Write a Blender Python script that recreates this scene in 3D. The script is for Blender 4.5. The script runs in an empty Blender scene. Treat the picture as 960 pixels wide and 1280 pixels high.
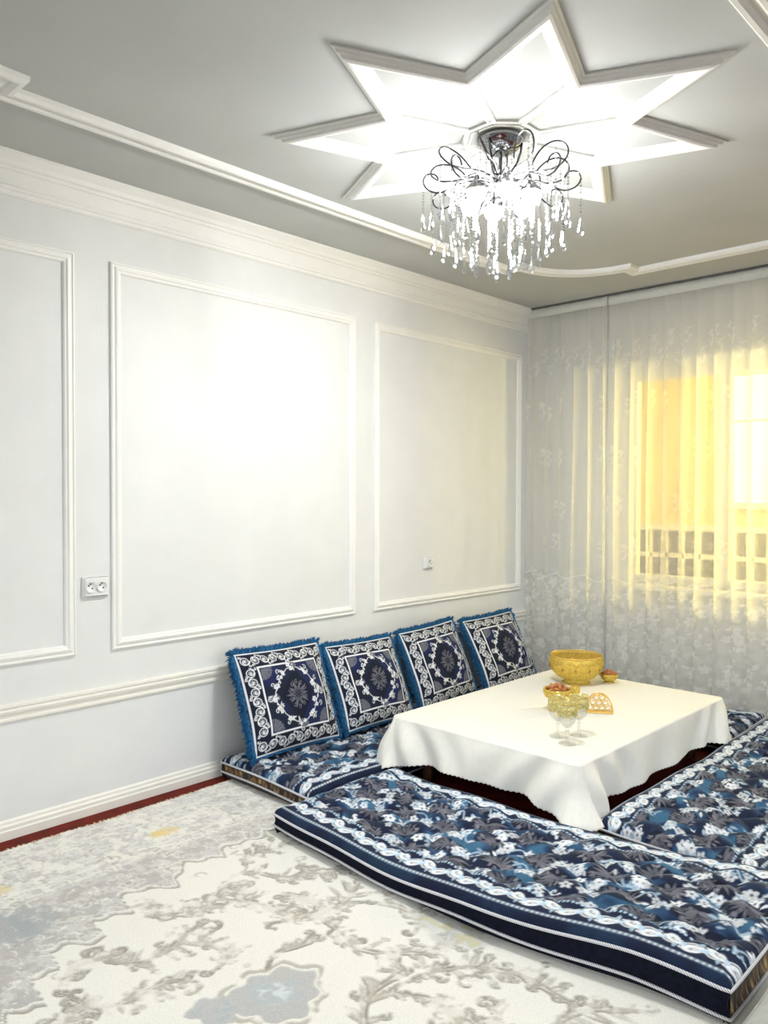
import bpy, math, random
import numpy as np
from mathutils import Matrix, Vector

# ------------------------------------------------------------------ camera, world, exposure
scene = bpy.context.scene
COL = bpy.context.scene.collection
W_PX, H_PX = 960, 1280
YAW, PITCH, ROLL, F_PX = -0.76318964, -0.02147591, 0.00233668, 994.05
CAM = np.array([3.2398, 0.0, 1.3657])


def cam_axes():
    f = np.array([math.sin(YAW) * math.cos(PITCH), math.cos(YAW) * math.cos(PITCH), math.sin(PITCH)])
    r = np.array([math.cos(YAW), -math.sin(YAW), 0.0])
    u = np.cross(r, f)
    c, s = math.cos(ROLL), math.sin(ROLL)
    return c * r + s * u, -s * r + c * u, f


_r, _u, _f = cam_axes()
cam_data = bpy.data.cameras.new('camera')
cam = bpy.data.objects.new('camera', cam_data)
COL.objects.link(cam)
cam.matrix_world = Matrix(((_r[0], _u[0], -_f[0], CAM[0]), (_r[1], _u[1], -_f[1], CAM[1]),
                           (_r[2], _u[2], -_f[2], CAM[2]), (0, 0, 0, 1)))
cam_data.sensor_fit = 'HORIZONTAL'
cam_data.sensor_width = 36.0
cam_data.lens = F_PX / W_PX * 36.0
cam_data.clip_start = 0.05
scene.camera = cam

world = bpy.data.worlds.new('world')
scene.world = world
world.use_nodes = True
# daylight from the open side of the room behind the camera: even sky above, dull ground below
_wn, _wl = world.node_tree.nodes, world.node_tree.links
_tc = _wn.new('ShaderNodeTexCoord'); _sx = _wn.new('ShaderNodeSeparateXYZ'); _wr = _wn.new('ShaderNodeValToRGB')
_wl.new(_tc.outputs['Generated'], _sx.inputs[0]); _wl.new(_sx.outputs['Z'], _wr.inputs[0])
_wr.color_ramp.elements[0].position, _wr.color_ramp.elements[1].position = 0.0, 0.06
_wr.color_ramp.elements[0].color = (0.16, 0.16, 0.15, 1)
_wr.color_ramp.elements[1].color = (0.94, 0.97, 1.0, 1)
_wl.new(_wr.outputs[0], _wn['Background'].inputs[0])
_wn['Background'].inputs[1].default_value = 1.4

scene.view_settings.view_transform = 'Standard'
scene.view_settings.look = 'None'
scene.view_settings.gamma = 1.0
scene.view_settings.use_curve_mapping = False
scene.view_settings.exposure = 0.3
BULB_STRENGTH = 440.0
VERANDA_STRENGTH = 420.0
try:
    scene.cycles.use_denoising = True
    scene.cycles.transparent_max_bounces = 32
    scene.cycles.max_bounces = 10
    scene.cycles.sample_clamp_indirect = 6.0
    scene.cycles.caustics_reflective = False
    scene.cycles.caustics_refractive = False
except Exception:
    pass

ROOM_H = 2.70
rng = np.random.default_rng(7)
random.seed(7)


# ------------------------------------------------------------------ helpers
def link(o, parent=None):
    COL.objects.link(o)
    if parent is not None:
        o.parent = parent
    return o


def tag(o, label=None, cat=None, group=None, kind=None):
    if label: o['label'] = label
    if cat: o['category'] = cat
    if group: o['group'] = group
    if kind: o['kind'] = kind
    return o


def thing(name, label, cat, loc=(0, 0, 0), rot=(0, 0, 0), group=None):
    o = bpy.data.objects.new(name, None)
    o.empty_display_size = 0.1
    o.location = loc
    o.rotation_euler = rot
    link(o)
    return tag(o, label, cat, group)


def structure(name, label=None, cat=None):
    o = bpy.data.objects.new(name, None)
    link(o)
    return tag(o, label, cat, kind='structure')


def mesh_data(name, verts, faces, mat=None, smooth=False, col=None):
    me = bpy.data.meshes.new(name)
    verts = np.asarray(verts, dtype=np.float32)
    if isinstance(faces, np.ndarray):
        nf, k = faces.shape
        me.vertices.add(len(verts))
        me.vertices.foreach_set('co', verts.ravel())
        me.loops.add(nf * k)
        me.loops.foreach_set('vertex_index', faces.astype(np.int32).ravel())
        me.polygons.add(nf)
        me.polygons.foreach_set('loop_start', np.arange(0, nf * k, k, dtype=np.int32))
        me.update(calc_edges=True)
    else:
        me.from_pydata([tuple(map(float, v)) for v in verts], [], [tuple(int(i) for i in f) for f in faces])
        me.update()
    me.validate()
    if smooth:
        me.polygons.foreach_set('use_smooth', np.ones(len(me.polygons), dtype=bool))
    if col is not None:
        a = me.color_attributes.new('Col', 'FLOAT_COLOR', 'POINT')
        c = np.ones((len(verts), 4), dtype=np.float32)
        c[:, :3] = col
        a.data.foreach_set('color', c.ravel())
    if mat is not None:
        me.materials.append(mat)
    return me


def obj(name, verts, faces, mat, parent=None, smooth=False, col=None):
    return link(bpy.data.objects.new(name, mesh_data(name, verts, faces, mat, smooth, col)), parent)


def obj_from(name, me, parent=None, loc=(0, 0, 0), rot=(0, 0, 0), scale=(1, 1, 1)):
    o = bpy.data.objects.new(name, me)
    o.location = loc
    o.rotation_euler = rot
    o.scale = scale
    return link(o, parent)


def grid_faces(nu, nv, close_u=False, close_v=False):
    """vertex index = j*nu + i"""
    iu = np.arange(nu if close_u else nu - 1)
    jv = np.arange(nv if close_v else nv - 1)
    I, J = np.meshgrid(iu, jv)
    I, J = I.ravel(), J.ravel()
    I2, J2 = (I + 1) % nu, (J + 1) % nv
    return np.stack([J * nu + I, J * nu + I2, J2 * nu + I2, J2 * nu + I], 1)


class MB:
    """small mesh collector"""
    def __init__(s):
        s.v, s.f = [], []

    def add(s, v, f):
        o = len(s.v)
        s.v += [tuple(map(float, p)) for p in v]
        s.f += [tuple(int(i) + o for i in q) for q in f]
        return s

    def box(s, x0, x1, y0, y1, z0, z1, b=0.0):
        if b <= 0:
            v = [(x, y, z) for z in (z0, z1) for y in (y0, y1) for x in (x0, x1)]
            return s.add(v, [(0, 2, 3, 1), (4, 5, 7, 6), (0, 1, 5, 4), (2, 6, 7, 3), (0, 4, 6, 2), (1, 3, 7, 5)])
        rings = []
        for z, i in ((z0, b), (z0 + b, 0), (z1 - b, 0), (z1, b)):
            xa, xb, ya, yb = x0 + i, x1 - i, y0 + i, y1 - i
            rings.append([(xa + b, ya, z), (xb - b, ya, z), (xb, ya + b, z), (xb, yb - b, z),
                          (xb - b, yb, z), (xa + b, yb, z), (xa, yb - b, z), (xa, ya + b, z)])
        v = [p for r in rings for p in r]
        f = [tuple(k * 8 + i for i in (j, (j + 1) % 8)) + tuple((k + 1) * 8 + i for i in ((j + 1) % 8, j))
             for k in range(3) for j in range(8)]
        f += [tuple(range(7, -1, -1)), tuple(range(24, 32))]
        return s.add(v, f)

    def lathe(s, prof, n=24, c=(0, 0, 0)):
        """prof: list of (r, z); r = 0 closes"""
        v, idx = [], []
        for r, z in prof:
            if r < 1e-6:
                idx.append([len(v)] * n); v.append((c[0], c[1], c[2] + z))
            else:
                b = len(v); idx.append(list(range(b, b + n)))
                v += [(c[0] + r * math.cos(2 * math.pi * i / n), c[1] + r * math.sin(2 * math.pi * i / n), c[2] + z) for i in range(n)]
        f = []
        for a, b in zip(idx[:-1], idx[1:]):
            for i in range(n):
                q = [a[i], a[(i + 1) % n], b[(i + 1) % n], b[i]]
                u = []
                for k in q:
                    if k not in u: u.append(k)
                if len(u) > 2: f.append(tuple(u))
        return s.add(v, f)

    def tube(s, pts, r, n=8, closed=False):
        P = np.asarray(pts, float)
        m = len(P)
        R = np.full(m, r) if np.isscalar(r) else np.asarray(r, float)
        T = np.roll(P, -1, 0) - np.roll(P, 1, 0)
        if not closed:
            T[0], T[-1] = P[1] - P[0], P[-1] - P[-2]
        T /= np.maximum(np.linalg.norm(T, axis=1)[:, None], 1e-9)
        a = np.array([0, 0, 1.0]) if abs(T[0][2]) < 0.9 else np.array([1.0, 0, 0])
        N = np.cross(T[0], a); N /= np.linalg.norm(N)
        v = []
        for k in range(m):
            N = N - T[k] * (N @ T[k]); N /= max(np.linalg.norm(N), 1e-9)
            B = np.cross(T[k], N)
            for i in range(n):
                t = 2 * math.pi * i / n
                v.append(P[k] + R[k] * (math.cos(t) * N + math.sin(t) * B))
        f = [tuple(x) for x in grid_faces(n, m, True, closed)]
        if not closed:
            f += [tuple(range(n - 1, -1, -1)), tuple(range((m - 1) * n, m * n))]
        return s.add(v, f)

    def build(s, name, mat, parent=None, smooth=False):
        return obj(name, np.array(s.v), s.f, mat, parent, smooth)

    def data(s, name, mat, smooth=False):
        return mesh_data(name, np.array(s.v), s.f, mat, smooth)


def noise2(X, Y, scale, seed=0, octaves=3):
    """value noise, numpy"""
    out = np.zeros_like(X, dtype=float)
    amp, tot = 1.0, 0.0
    for o in range(octaves):
        r = np.random.default_rng(seed * 17 + o)
        G = r.random((128, 128))
        x, y = X / scale * 2 ** o, Y / scale * 2 ** o
        xi, yi = np.floor(x).astype(int), np.floor(y).astype(int)
        fx, fy = x - xi, y - yi
        fx, fy = fx * fx * (3 - 2 * fx), fy * fy * (3 - 2 * fy)
        g = lambda a, b: G[b % 128, a % 128]
        out += amp * ((g(xi, yi) * (1 - fx) + g(xi + 1, yi) * fx) * (1 - fy) + (g(xi, yi + 1) * (1 - fx) + g(xi + 1, yi + 1) * fx) * fy)
        tot += amp
        amp *= 0.5
    return out / tot


def sstep(a, b, x):
    t = np.clip((x - a) / (b - a), 0, 1)
    return t * t * (3 - 2 * t)


class Canvas:
    """a woven or printed design worked out in metres, read off at mesh vertices"""
    def __init__(s, w, h, res, base, x0=0.0, y0=0.0):
        s.nx, s.ny = int(round(w / res)) + 1, int(round(h / res)) + 1
        s.xs, s.ys = x0 + np.linspace(0, w, s.nx), y0 + np.linspace(0, h, s.ny)
        s.x0, s.y0, s.w, s.h = x0, y0, w, h
        s.dx, s.dy = w / (s.nx - 1), h / (s.ny - 1)
        s.res = max(s.dx, s.dy)
        s.c = np.ones((s.ny, s.nx, 3)) * np.array(base)
        s.X, s.Y = np.meshgrid(s.xs, s.ys)

    def area(s, mask, col):
        s.c = s.c * (1 - mask[..., None]) + np.array(col) * mask[..., None]

    def _put(s, xa, xb, ya, yb, fn, col, a=1.0):
        i0, i1 = int((xa - s.x0) / s.dx) - 1, int((xb - s.x0) / s.dx) + 3
        j0, j1 = int((ya - s.y0) / s.dy) - 1, int((yb - s.y0) / s.dy) + 3
        i0, j0, i1, j1 = max(i0, 0), max(j0, 0), min(i1, s.nx), min(j1, s.ny)
        if i1 <= i0 or j1 <= j0: return
        d = fn(s.X[j0:j1, i0:i1], s.Y[j0:j1, i0:i1])
        al = (np.clip(0.5 - d / s.res, 0, 1) * a)[..., None]
        s.c[j0:j1, i0:i1] = s.c[j0:j1, i0:i1] * (1 - al) + np.array(col) * al

    def ellipse(s, cx, cy, a, b, ang, col, al=1.0):
        m = max(a, b)
        ca, sa = math.cos(ang), math.sin(ang)
        def fn(X, Y):
            u, v = (X - cx) * ca + (Y - cy) * sa, -(X - cx) * sa + (Y - cy) * ca
            return (np.sqrt((u / a) ** 2 + (v / b) ** 2) - 1) * min(a, b)
        s._put(cx - m, cx + m, cy - m, cy + m, fn, col, al)

    def leaf(s, x, y, l, w, ang, col, al=1.0):
        ca, sa = math.cos(ang), math.sin(ang)
        def fn(X, Y):
            u, v = (X - x) * ca + (Y - y) * sa, -(X - x) * sa + (Y - y) * ca
            t = np.clip(u / l, 0, 1)
            return np.abs(v) - w * np.sin(math.pi * t ** 0.75) + 10 * np.maximum(0, np.abs(u - l / 2) - l / 2)
        s._put(x - l, x + l, y - l, y + l, fn, col, al)

    def stroke(s, pts, w, col, al=1.0):
        P = np.asarray(pts, float)
        def fn(X, Y):
            d = np.full(X.shape, 9.0)
            for a, b in zip(P[:-1], P[1:]):
                e = b - a
                t = np.clip(((X - a[0]) * e[0] + (Y - a[1]) * e[1]) / max(e @ e, 1e-12), 0, 1)
                d = np.minimum(d, np.hypot(X - a[0] - t * e[0], Y - a[1] - t * e[1]))
            return d - w / 2
        s._put(P[:, 0].min() - w, P[:, 0].max() + w, P[:, 1].min() - w, P[:, 1].max() + w, fn, col, al)

    def spiral(s, cx, cy, r, turns, ang, hand, w, col, n=16, al=1.0):
        t = np.linspace(0, 1, n)
        rr = r * (1 - 0.85 * t)
        th = ang + hand * t * turns * 2 * math.pi
        s.stroke(np.stack([cx + rr * np.cos(th), cy + rr * np.sin(th)], 1), w, col, al)

    def flower(s, cx, cy, r, col, mid, n=5, ang=0.0):
        for k in range(n):
            a = ang + 2 * math.pi * k / n
            s.ellipse(cx + 0.55 * r * math.cos(a), cy + 0.55 * r * math.sin(a), 0.5 * r, 0.34 * r, a, col)
        s.ellipse(cx, cy, 0.25 * r, 0.25 * r, 0, mid)

    def flat(s):
        return s.c.reshape(-1, 3)


# ------------------------------------------------------------------ materials
def new_mat(name):
    m = bpy.data.materials.new(name)
    m.use_nodes = True
    nt = m.node_tree
    return m, nt, nt.nodes['Principled BSDF'], nt.nodes['Material Output']


def surf(name, color, rough=0.6, metal=0.0, var=0.06, scale=30.0, bump=0.0, bscale=200.0, spec=0.5, sheen=0.0, emit=None, estr=0.0):
    m, nt, p, out = new_mat(name)
    tc = nt.nodes.new('ShaderNodeTexCoord')
    nz = nt.nodes.new('ShaderNodeTexNoise')
    nz.inputs['Scale'].default_value = scale
    nz.inputs['Detail'].default_value = 4
    nt.links.new(tc.outputs['Object'], nz.inputs['Vector'])
    cr = nt.nodes.new('ShaderNodeValToRGB')
    cr.color_ramp.elements[0].position, cr.color_ramp.elements[1].position = 0.3, 0.7
    cr.color_ramp.elements[0].color = tuple(max(0, c * (1 - var)) for c in color) + (1,)
    cr.color_ramp.elements[1].color = tuple(min(1, c * (1 + var)) for c in color) + (1,)
    nt.links.new(nz.outputs['Fac'], cr.inputs[0])
    nt.links.new(cr.outputs[0], p.inputs['Base Color'])
    p.inputs['Roughness'].default_value = rough
    p.inputs['Metallic'].default_value = metal
    p.inputs['Specular IOR Level'].default_value = spec
    if sheen:
        p.inputs['Sheen Weight'].default_value = sheen
        p.inputs['Sheen Roughness'].default_value = 0.4
    if bump:
        n2 = nt.nodes.new('ShaderNodeTexNoise')
        n2.inputs['Scale'].default_value = bscale
        n2.inputs['Detail'].default_value = 3
        nt.links.new(tc.outputs['Object'], n2.inputs['Vector'])
        b = nt.nodes.new('ShaderNodeBump')
        b.inputs['Strength'].default_value = bump
        b.inputs['Distance'].default_value = 0.004
        nt.links.new(n2.outputs['Fac'], b.inputs['Height'])
        nt.links.new(b.outputs[0], p.inputs['Normal'])
    if emit:
        p.inputs['Emission Color'].default_value = emit + (1,)
        p.inputs['Emission Strength'].default_value = estr
    return m


def woven(name, rough=0.8, sheen=0.0, sheen_tint=(1, 1, 1), fine=350.0, bump=0.3, var=0.25, spec=0.2):
    """cloth whose woven design sits in the Col attribute; nodes add yarn grain"""
    m, nt, p, out = new_mat(name)
    at = nt.nodes.new('ShaderNodeAttribute'); at.attribute_name = 'Col'
    tc = nt.nodes.new('ShaderNodeTexCoord')
    nz = nt.nodes.new('ShaderNodeTexNoise')
    nz.inputs['Scale'].default_value = fine
    nz.inputs['Detail'].default_value = 3
    nt.links.new(tc.outputs['Object'], nz.inputs['Vector'])
    mr = nt.nodes.new('ShaderNodeMapRange')
    mr.inputs['From Min'].default_value, mr.inputs['From Max'].default_value = 0.3, 0.7
    mr.inputs['To Min'].default_value, mr.inputs['To Max'].default_value = 1 - var, 1 + var
    nt.links.new(nz.outputs['Fac'], mr.inputs['Value'])
    mx = nt.nodes.new('ShaderNodeVectorMath'); mx.operation = 'SCALE'
    nt.links.new(at.outputs['Color'], mx.inputs[0])
    nt.links.new(mr.outputs[0], mx.inputs['Scale'])
    nt.links.new(mx.outputs[0], p.inputs['Base Color'])
    p.inputs['Roughness'].default_value = rough
    p.inputs['Specular IOR Level'].default_value = spec
    if sheen:
        p.inputs['Sheen Weight'].default_value = sheen
        p.inputs['Sheen Tint'].default_value = sheen_tint + (1,)
        p.inputs['Sheen Roughness'].default_value = 0.35
    if bump:
        b = nt.nodes.new('ShaderNodeBump')
        b.inputs['Strength'].default_value = bump
        b.inputs['Distance'].default_value = 0.003
        nt.links.new(nz.outputs['Fac'], b.inputs['Height'])
        nt.links.new(b.outputs[0], p.inputs['Normal'])
    return m


def clear(name, tint=(1, 1, 1), gloss=0.25, rough=0.03, body=None, body_amt=0.0):
    """thin glass: see-through with a share of mirror and, if asked, of coloured body"""
    m, nt, p, out = new_mat(name)
    nt.nodes.remove(p)
    tr = nt.nodes.new('ShaderNodeBsdfTransparent'); tr.inputs[0].default_value = tint + (1,)
    gl = nt.nodes.new('ShaderNodeBsdfGlossy'); gl.inputs['Roughness'].default_value = rough
    tc = nt.nodes.new('ShaderNodeTexCoord')
    nz = nt.nodes.new('ShaderNodeTexNoise'); nz.inputs['Scale'].default_value = 60
    nt.links.new(tc.outputs['Object'], nz.inputs['Vector'])
    mr = nt.nodes.new('ShaderNodeMapRange')
    mr.inputs['To Min'].default_value, mr.inputs['To Max'].default_value = gloss * 0.8, gloss * 1.2
    nt.links.new(nz.outputs['Fac'], mr.inputs['Value'])
    mix = nt.nodes.new('ShaderNodeMixShader')
    nt.links.new(mr.outputs[0], mix.inputs[0])
    nt.links.new(tr.outputs[0], mix.inputs[1]); nt.links.new(gl.outputs[0], mix.inputs[2])
    last = mix
    if body:
        gl.inputs[0].default_value = body + (1,)
        d = nt.nodes.new('ShaderNodeBsdfDiffuse')
        vo = nt.nodes.new('ShaderNodeTexVoronoi'); vo.inputs['Scale'].default_value = 115
        nt.links.new(tc.outputs['Object'], vo.inputs['Vector'])
        br = nt.nodes.new('ShaderNodeValToRGB')
        br.color_ramp.elements[0].position, br.color_ramp.elements[1].position = 0.15, 0.6
        br.color_ramp.elements[0].color = tuple(min(1, c * 1.15) for c in body) + (1,)
        br.color_ramp.elements[1].color = tuple(c * 0.62 for c in body) + (1,)
        nt.links.new(vo.outputs['Distance'], br.inputs[0]); nt.links.new(br.outputs[0], d.inputs[0])
        m2 = nt.nodes.new('ShaderNodeMixShader'); m2.inputs[0].default_value = body_amt
        nt.links.new(mix.outputs[0], m2.inputs[1]); nt.links.new(d.outputs[0], m2.inputs[2])
        last = m2
    nt.links.new(last.outputs[0], out.inputs['Surface'])
    return m


def sheer(name, color=(0.93, 0.93, 0.9)):
    """net curtain: threads that scatter both ways, holes that let sight through; lace density in Col"""
    m, nt, p, out = new_mat(name)
    nt.nodes.remove(p)
    at = nt.nodes.new('ShaderNodeAttribute'); at.attribute_name = 'Col'
    tr = nt.nodes.new('ShaderNodeBsdfTransparent')
    df = nt.nodes.new('ShaderNodeBsdfDiffuse'); df.inputs[0].default_value = color + (1,)
    tl = nt.nodes.new('ShaderNodeBsdfTranslucent'); tl.inputs[0].default_value = color + (1,)
    a = nt.nodes.new('ShaderNodeMixShader'); a.inputs[0].default_value = 0.5
    nt.links.new(df.outputs[0], a.inputs[1]); nt.links.new(tl.outputs[0], a.inputs[2])
    tc = nt.nodes.new('ShaderNodeTexCoord')
    nz = nt.nodes.new('ShaderNodeTexNoise'); nz.inputs['Scale'].default_value = 260
    nt.links.new(tc.outputs['Object'], nz.inputs['Vector'])
    ad = nt.nodes.new('ShaderNodeMath'); ad.operation = 'MULTIPLY_ADD'
    ad.inputs[1].default_value = 0.16
    nt.links.new(nz.outputs['Fac'], ad.inputs[0]); nt.links.new(at.outputs['Fac'], ad.inputs[2])
    cl = nt.nodes.new('ShaderNodeMath'); cl.operation = 'SUBTRACT'; cl.use_clamp = True; cl.inputs[1].default_value = 0.08
    nt.links.new(ad.outputs[0], cl.inputs[0])
    b = nt.nodes.new('ShaderNodeMixShader')
    nt.links.new(cl.outputs[0], b.inputs[0]); nt.links.new(tr.outputs[0], b.inputs[1]); nt.links.new(a.outputs[0], b.inputs[2])
    nt.links.new(b.outputs[0], out.inputs['Surface'])
    return m


def glow(name, color, strength):
    m, nt, p, out = new_mat(name)
    p.inputs['Base Color'].default_value = color + (1,)
    p.inputs['Emission Color'].default_value = color + (1,)
    p.inputs['Emission Strength'].default_value = strength
    return m


def rope_mat(name):
    m, nt, p, out = new_mat(name)
    tc = nt.nodes.new('ShaderNodeTexCoord')
    wv = nt.nodes.new('ShaderNodeTexWave'); wv.inputs['Scale'].default_value = 70; wv.bands_direction = 'DIAGONAL'
    nt.links.new(tc.outputs['Object'], wv.inputs['Vector'])
    cr = nt.nodes.new('ShaderNodeValToRGB')
    cr.color_ramp.elements[0].color = (0.32, 0.33, 0.37, 1)
    cr.color_ramp.elements[1].color = (0.88, 0.88, 0.9, 1)
    nt.links.new(wv.outputs['Fac'], cr.inputs[0]); nt.links.new(cr.outputs[0], p.inputs['Base Color'])
    p.inputs['Roughness'].default_value = 0.7
    return m


M = dict(
    wall=surf('wall_paint', (0.755, 0.77, 0.765), 0.75, var=0.02, scale=6, bump=0.25, bscale=260, spec=0.25),
    trim=surf('trim_gloss_paint', (0.86, 0.86, 0.83), 0.45, var=0.015, scale=10, spec=0.4),
    dado=surf('dado_cream_paint', (0.84, 0.83, 0.76), 0.5, var=0.02, scale=10, spec=0.4),
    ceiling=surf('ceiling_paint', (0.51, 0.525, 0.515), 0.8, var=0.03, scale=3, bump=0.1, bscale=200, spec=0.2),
    floor=surf('red_floor_paint', (0.13, 0.010, 0.004), 0.7, var=0.35, scale=14, spec=0.2),
    white=surf('white_plastic', (0.80, 0.81, 0.80), 0.35, var=0.02),
    dark=surf('dark_hole', (0.02, 0.02, 0.02), 0.6),
    metal=surf('pin_metal', (0.5, 0.5, 0.5), 0.3, metal=1.0),
    chrome=surf('chrome', (0.40, 0.41, 0.43), 0.09, metal=1.0, var=0.05),
    wire=surf('chrome_wire', (0.10, 0.10, 0.11), 0.16, metal=1.0, var=0.1),
    crystal=clear('crystal', (0.90, 0.92, 0.93), 0.26, 0.10),
    bulb=glow('frosted_bulb', (1.0, 0.985, 0.96), BULB_STRENGTH),
    curtain=sheer('sheer_net'),
    tape=surf('header_tape', (0.66, 0.67, 0.63), 0.8, var=0.05, scale=120, bump=0.3, bscale=300),
    rail=surf('curtain_rail_shadow', (0.10, 0.10, 0.10), 0.5),  # near-black colour stands in for the rail's shadow line
    pvc=surf('window_frame_paint', (0.80, 0.78, 0.70), 0.4, var=0.02),
    pane=clear('window_glass', (0.97, 0.98, 0.97), 0.06, 0.01),
    veranda=surf('veranda_ochre_plaster', (0.82, 0.66, 0.20), 0.8, var=0.12, scale=4),
    veranda_side=surf('veranda_side_plaster', (0.82, 0.74, 0.36), 0.8, var=0.1, scale=4),
    vfloor=surf('veranda_floor', (0.35, 0.27, 0.18), 0.7, var=0.2),
    darkpane=surf('dark_pane', (0.06, 0.06, 0.05), 0.12, var=0.4, scale=8),
    litpane=glow('lit_pane', (1.0, 0.90, 0.45), 1.7),
    warmglobe=glow('warm_globe', (1.0, 0.84, 0.34), VERANDA_STRENGTH),
    rug=woven('rug_pile', 0.9, 0.15, (1, 1, 1), 260, 0.5, 0.10),
    rugback=surf('rug_backing', (0.45, 0.40, 0.33), 0.9, var=0.2, scale=80),
    fringe=surf('rug_fringe', (0.62, 0.50, 0.32), 0.9, var=0.3, scale=90),
    velvet=woven('blue_velvet', 0.75, 0.16, (0.45, 0.7, 1.0), 420, 0.35, 0.22),
    velvet_dark=surf('navy_velvet', (0.004, 0.006, 0.016), 0.85, var=0.4, scale=60, spec=0.15),
    brocade=woven('brown_gold_brocade', 0.55, 0.1, (1, 1, 1), 300, 0.3, 0.3),
    rope=rope_mat('white_cord'),
    pillow=woven('pillow_brocade', 0.75, 0.12, (0.7, 0.8, 1.0), 420, 0.3, 0.18),
    plush=woven('blue_plush', 0.85, 0.4, (0.5, 0.8, 1.0), 300, 0.0, 0.25),
    cloth=surf('ivory_tablecloth', (0.86, 0.85, 0.78), 0.6, var=0.02, scale=40, bump=0.12, bscale=420, sheen=0.2),
    wood=surf('dark_wood', (0.10, 0.045, 0.02), 0.4, var=0.4, scale=12),
    gold=clear('amber_glass', (1.0, 0.90, 0.50), 0.34, 0.06, (1.0, 0.72, 0.17), 0.48),
    goldband=clear('gold_glass_band', (1.0, 0.95, 0.68), 0.22, 0.08, (1.0, 0.87, 0.40), 0.5),
    amberdot=surf('dark_amber', (0.34, 0.17, 0.03), 0.3, var=0.2),
    goldmetal=surf('gold_metal', (0.85, 0.58, 0.16), 0.28, metal=0.85, var=0.1),
    glass=clear('clear_glass', (0.95, 0.955, 0.95), 0.16, 0.03),
    nut=surf('roasted_nut', (0.46, 0.17, 0.05), 0.5, var=0.4, scale=40),
    grey=surf('grey_fabric', (0.42, 0.43, 0.41), 0.9, var=0.08, scale=50, bump=0.4, bscale=300, sheen=0.2),
)


# ------------------------------------------------------------------ sweeps for mouldings
def miter(pts, closed):
    P = np.asarray(pts, float)
    n = len(P)
    out = []
    for k in range(n):
        a = P[k] - P[k - 1] if (k > 0 or closed) else P[k + 1] - P[k]
        b = P[(k + 1) % n] - P[k] if (k < n - 1 or closed) else P[k] - P[k - 1]
        a, b = a / np.linalg.norm(a), b / np.linalg.norm(b)
        na, nb = np.array([-a[1], a[0]]), np.array([-b[1], b[0]])
        m = na + nb
        out.append(m / max(m @ na, 0.25))
    return P, np.array(out)


def sweep(pts, prof, to3d, closed=True, chunks=None):
    """prof: (offset to the left of travel, height). yields (verts, faces) for each edge, or for each chunk of edges"""
    P, Nn = miter(pts, closed)
    n = len(P)
    ne = n if closed else n - 1
    chunks = chunks or [[k] for k in range(ne)]
    for ch in chunks:
        v, f = [], []
        ks = list(ch) + [ch[-1] + 1]
        for k in ks:
            k %= n
            for o, h in prof:
                q = P[k] + Nn[k] * o
                v.append(to3d(q[0], q[1], h))
        m = len(prof)
        for i in range(len(ch)):
            for j in range(m - 1):
                f.append((i * m + j, (i + 1) * m + j, (i + 1) * m + j + 1, i * m + j + 1))
        f.append(tuple(range(m)))
        f.append(tuple(range(len(ch) * m + m - 1, len(ch) * m - 1, -1)))
        yield v, f


def extrude_y(name, prof, y0, y1, mat, parent=None):
    """prof: closed polygon of (x, z)"""
    m = len(prof)
    v = [(x, y0, z) for x, z in prof] + [(x, y1, z) for x, z in prof]
    f = [(i, (i + 1) % m, m + (i + 1) % m, m + i) for i in range(m)]
    f += [tuple(range(m - 1, -1, -1)), tuple(range(m, 2 * m))]
    return obj(name, v, f, mat, parent)


# ------------------------------------------------------------------ the room shell
Y_NEAR, Y_BACK, X_RIGHT = -1.2, 5.10, 4.6
CURT_Y = 4.885
tag(MB().box(-0.12, X_RIGHT, Y_NEAR, Y_BACK + 0.15, -0.10, 0.0).build('floor', M['floor']), 'dark red painted floor showing beside the rug', kind='structure')
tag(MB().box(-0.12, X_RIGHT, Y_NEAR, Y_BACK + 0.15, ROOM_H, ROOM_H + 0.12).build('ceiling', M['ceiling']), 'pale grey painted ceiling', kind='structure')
tag(MB().box(-0.12, 0.0, Y_NEAR, Y_BACK + 0.15, 0.0, ROOM_H).build('wall_left', M['wall']), 'white wall with moulded panels', kind='structure')
WX0, WX1, WZ0, WZ1 = 0.665, 2.30, 0.77, 2.20
wb = MB()
wb.box(0.0, WX0, Y_BACK, Y_BACK + 0.15, 0, ROOM_H).box(WX1, X_RIGHT, Y_BACK, Y_BACK + 0.15, 0, ROOM_H)
wb.box(WX0, WX1, Y_BACK, Y_BACK + 0.15, 0, WZ0).box(WX0, WX1, Y_BACK, Y_BACK + 0.15, WZ1, ROOM_H)
tag(wb.build('wall_back', M['wall']), 'white wall around the window behind the sheer curtain', kind='structure')

# crown moulding, chair rail, baseboard on the panelled wall
crown = [(0, 2.535), (0.010, 2.535), (0.016, 2.541), (0.016, 2.551), (0.024, 2.556), (0.024, 2.568), (0.010, 2.577), (0.008, 2.582),
         (0.010, 2.630), (0.018, 2.634), (0.020, 2.642), (0.016, 2.648), (0.024, 2.652), (0.028, 2.662), (0.030, 2.668), (0.052, 2.690), (0.052, 2.70), (0, 2.70)]
tag(extrude_y('trim_4', crown, Y_NEAR, Y_BACK, M['trim']), 'white stepped crown moulding along the panelled wall', kind='structure')
rail = [(0, 0.462), (0.008, 0.462), (0.012, 0.468), (0.012, 0.476), (0.006, 0.481), (0.006, 0.490), (0.018, 0.497), (0.022, 0.508), (0.018, 0.517), (0.024, 0.523), (0.024, 0.531), (0, 0.536)]
tag(extrude_y('trim_5', rail, Y_NEAR, Y_BACK, M['dado']), 'cream chair rail across the panelled wall', kind='structure')
base = [(0, 0.0), (0.022, 0.0), (0.022, 0.034), (0.018, 0.040), (0.018, 0.052), (0.010, 0.058), (0.010, 0.068), (0.004, 0.074), (0, 0.074)]
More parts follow.
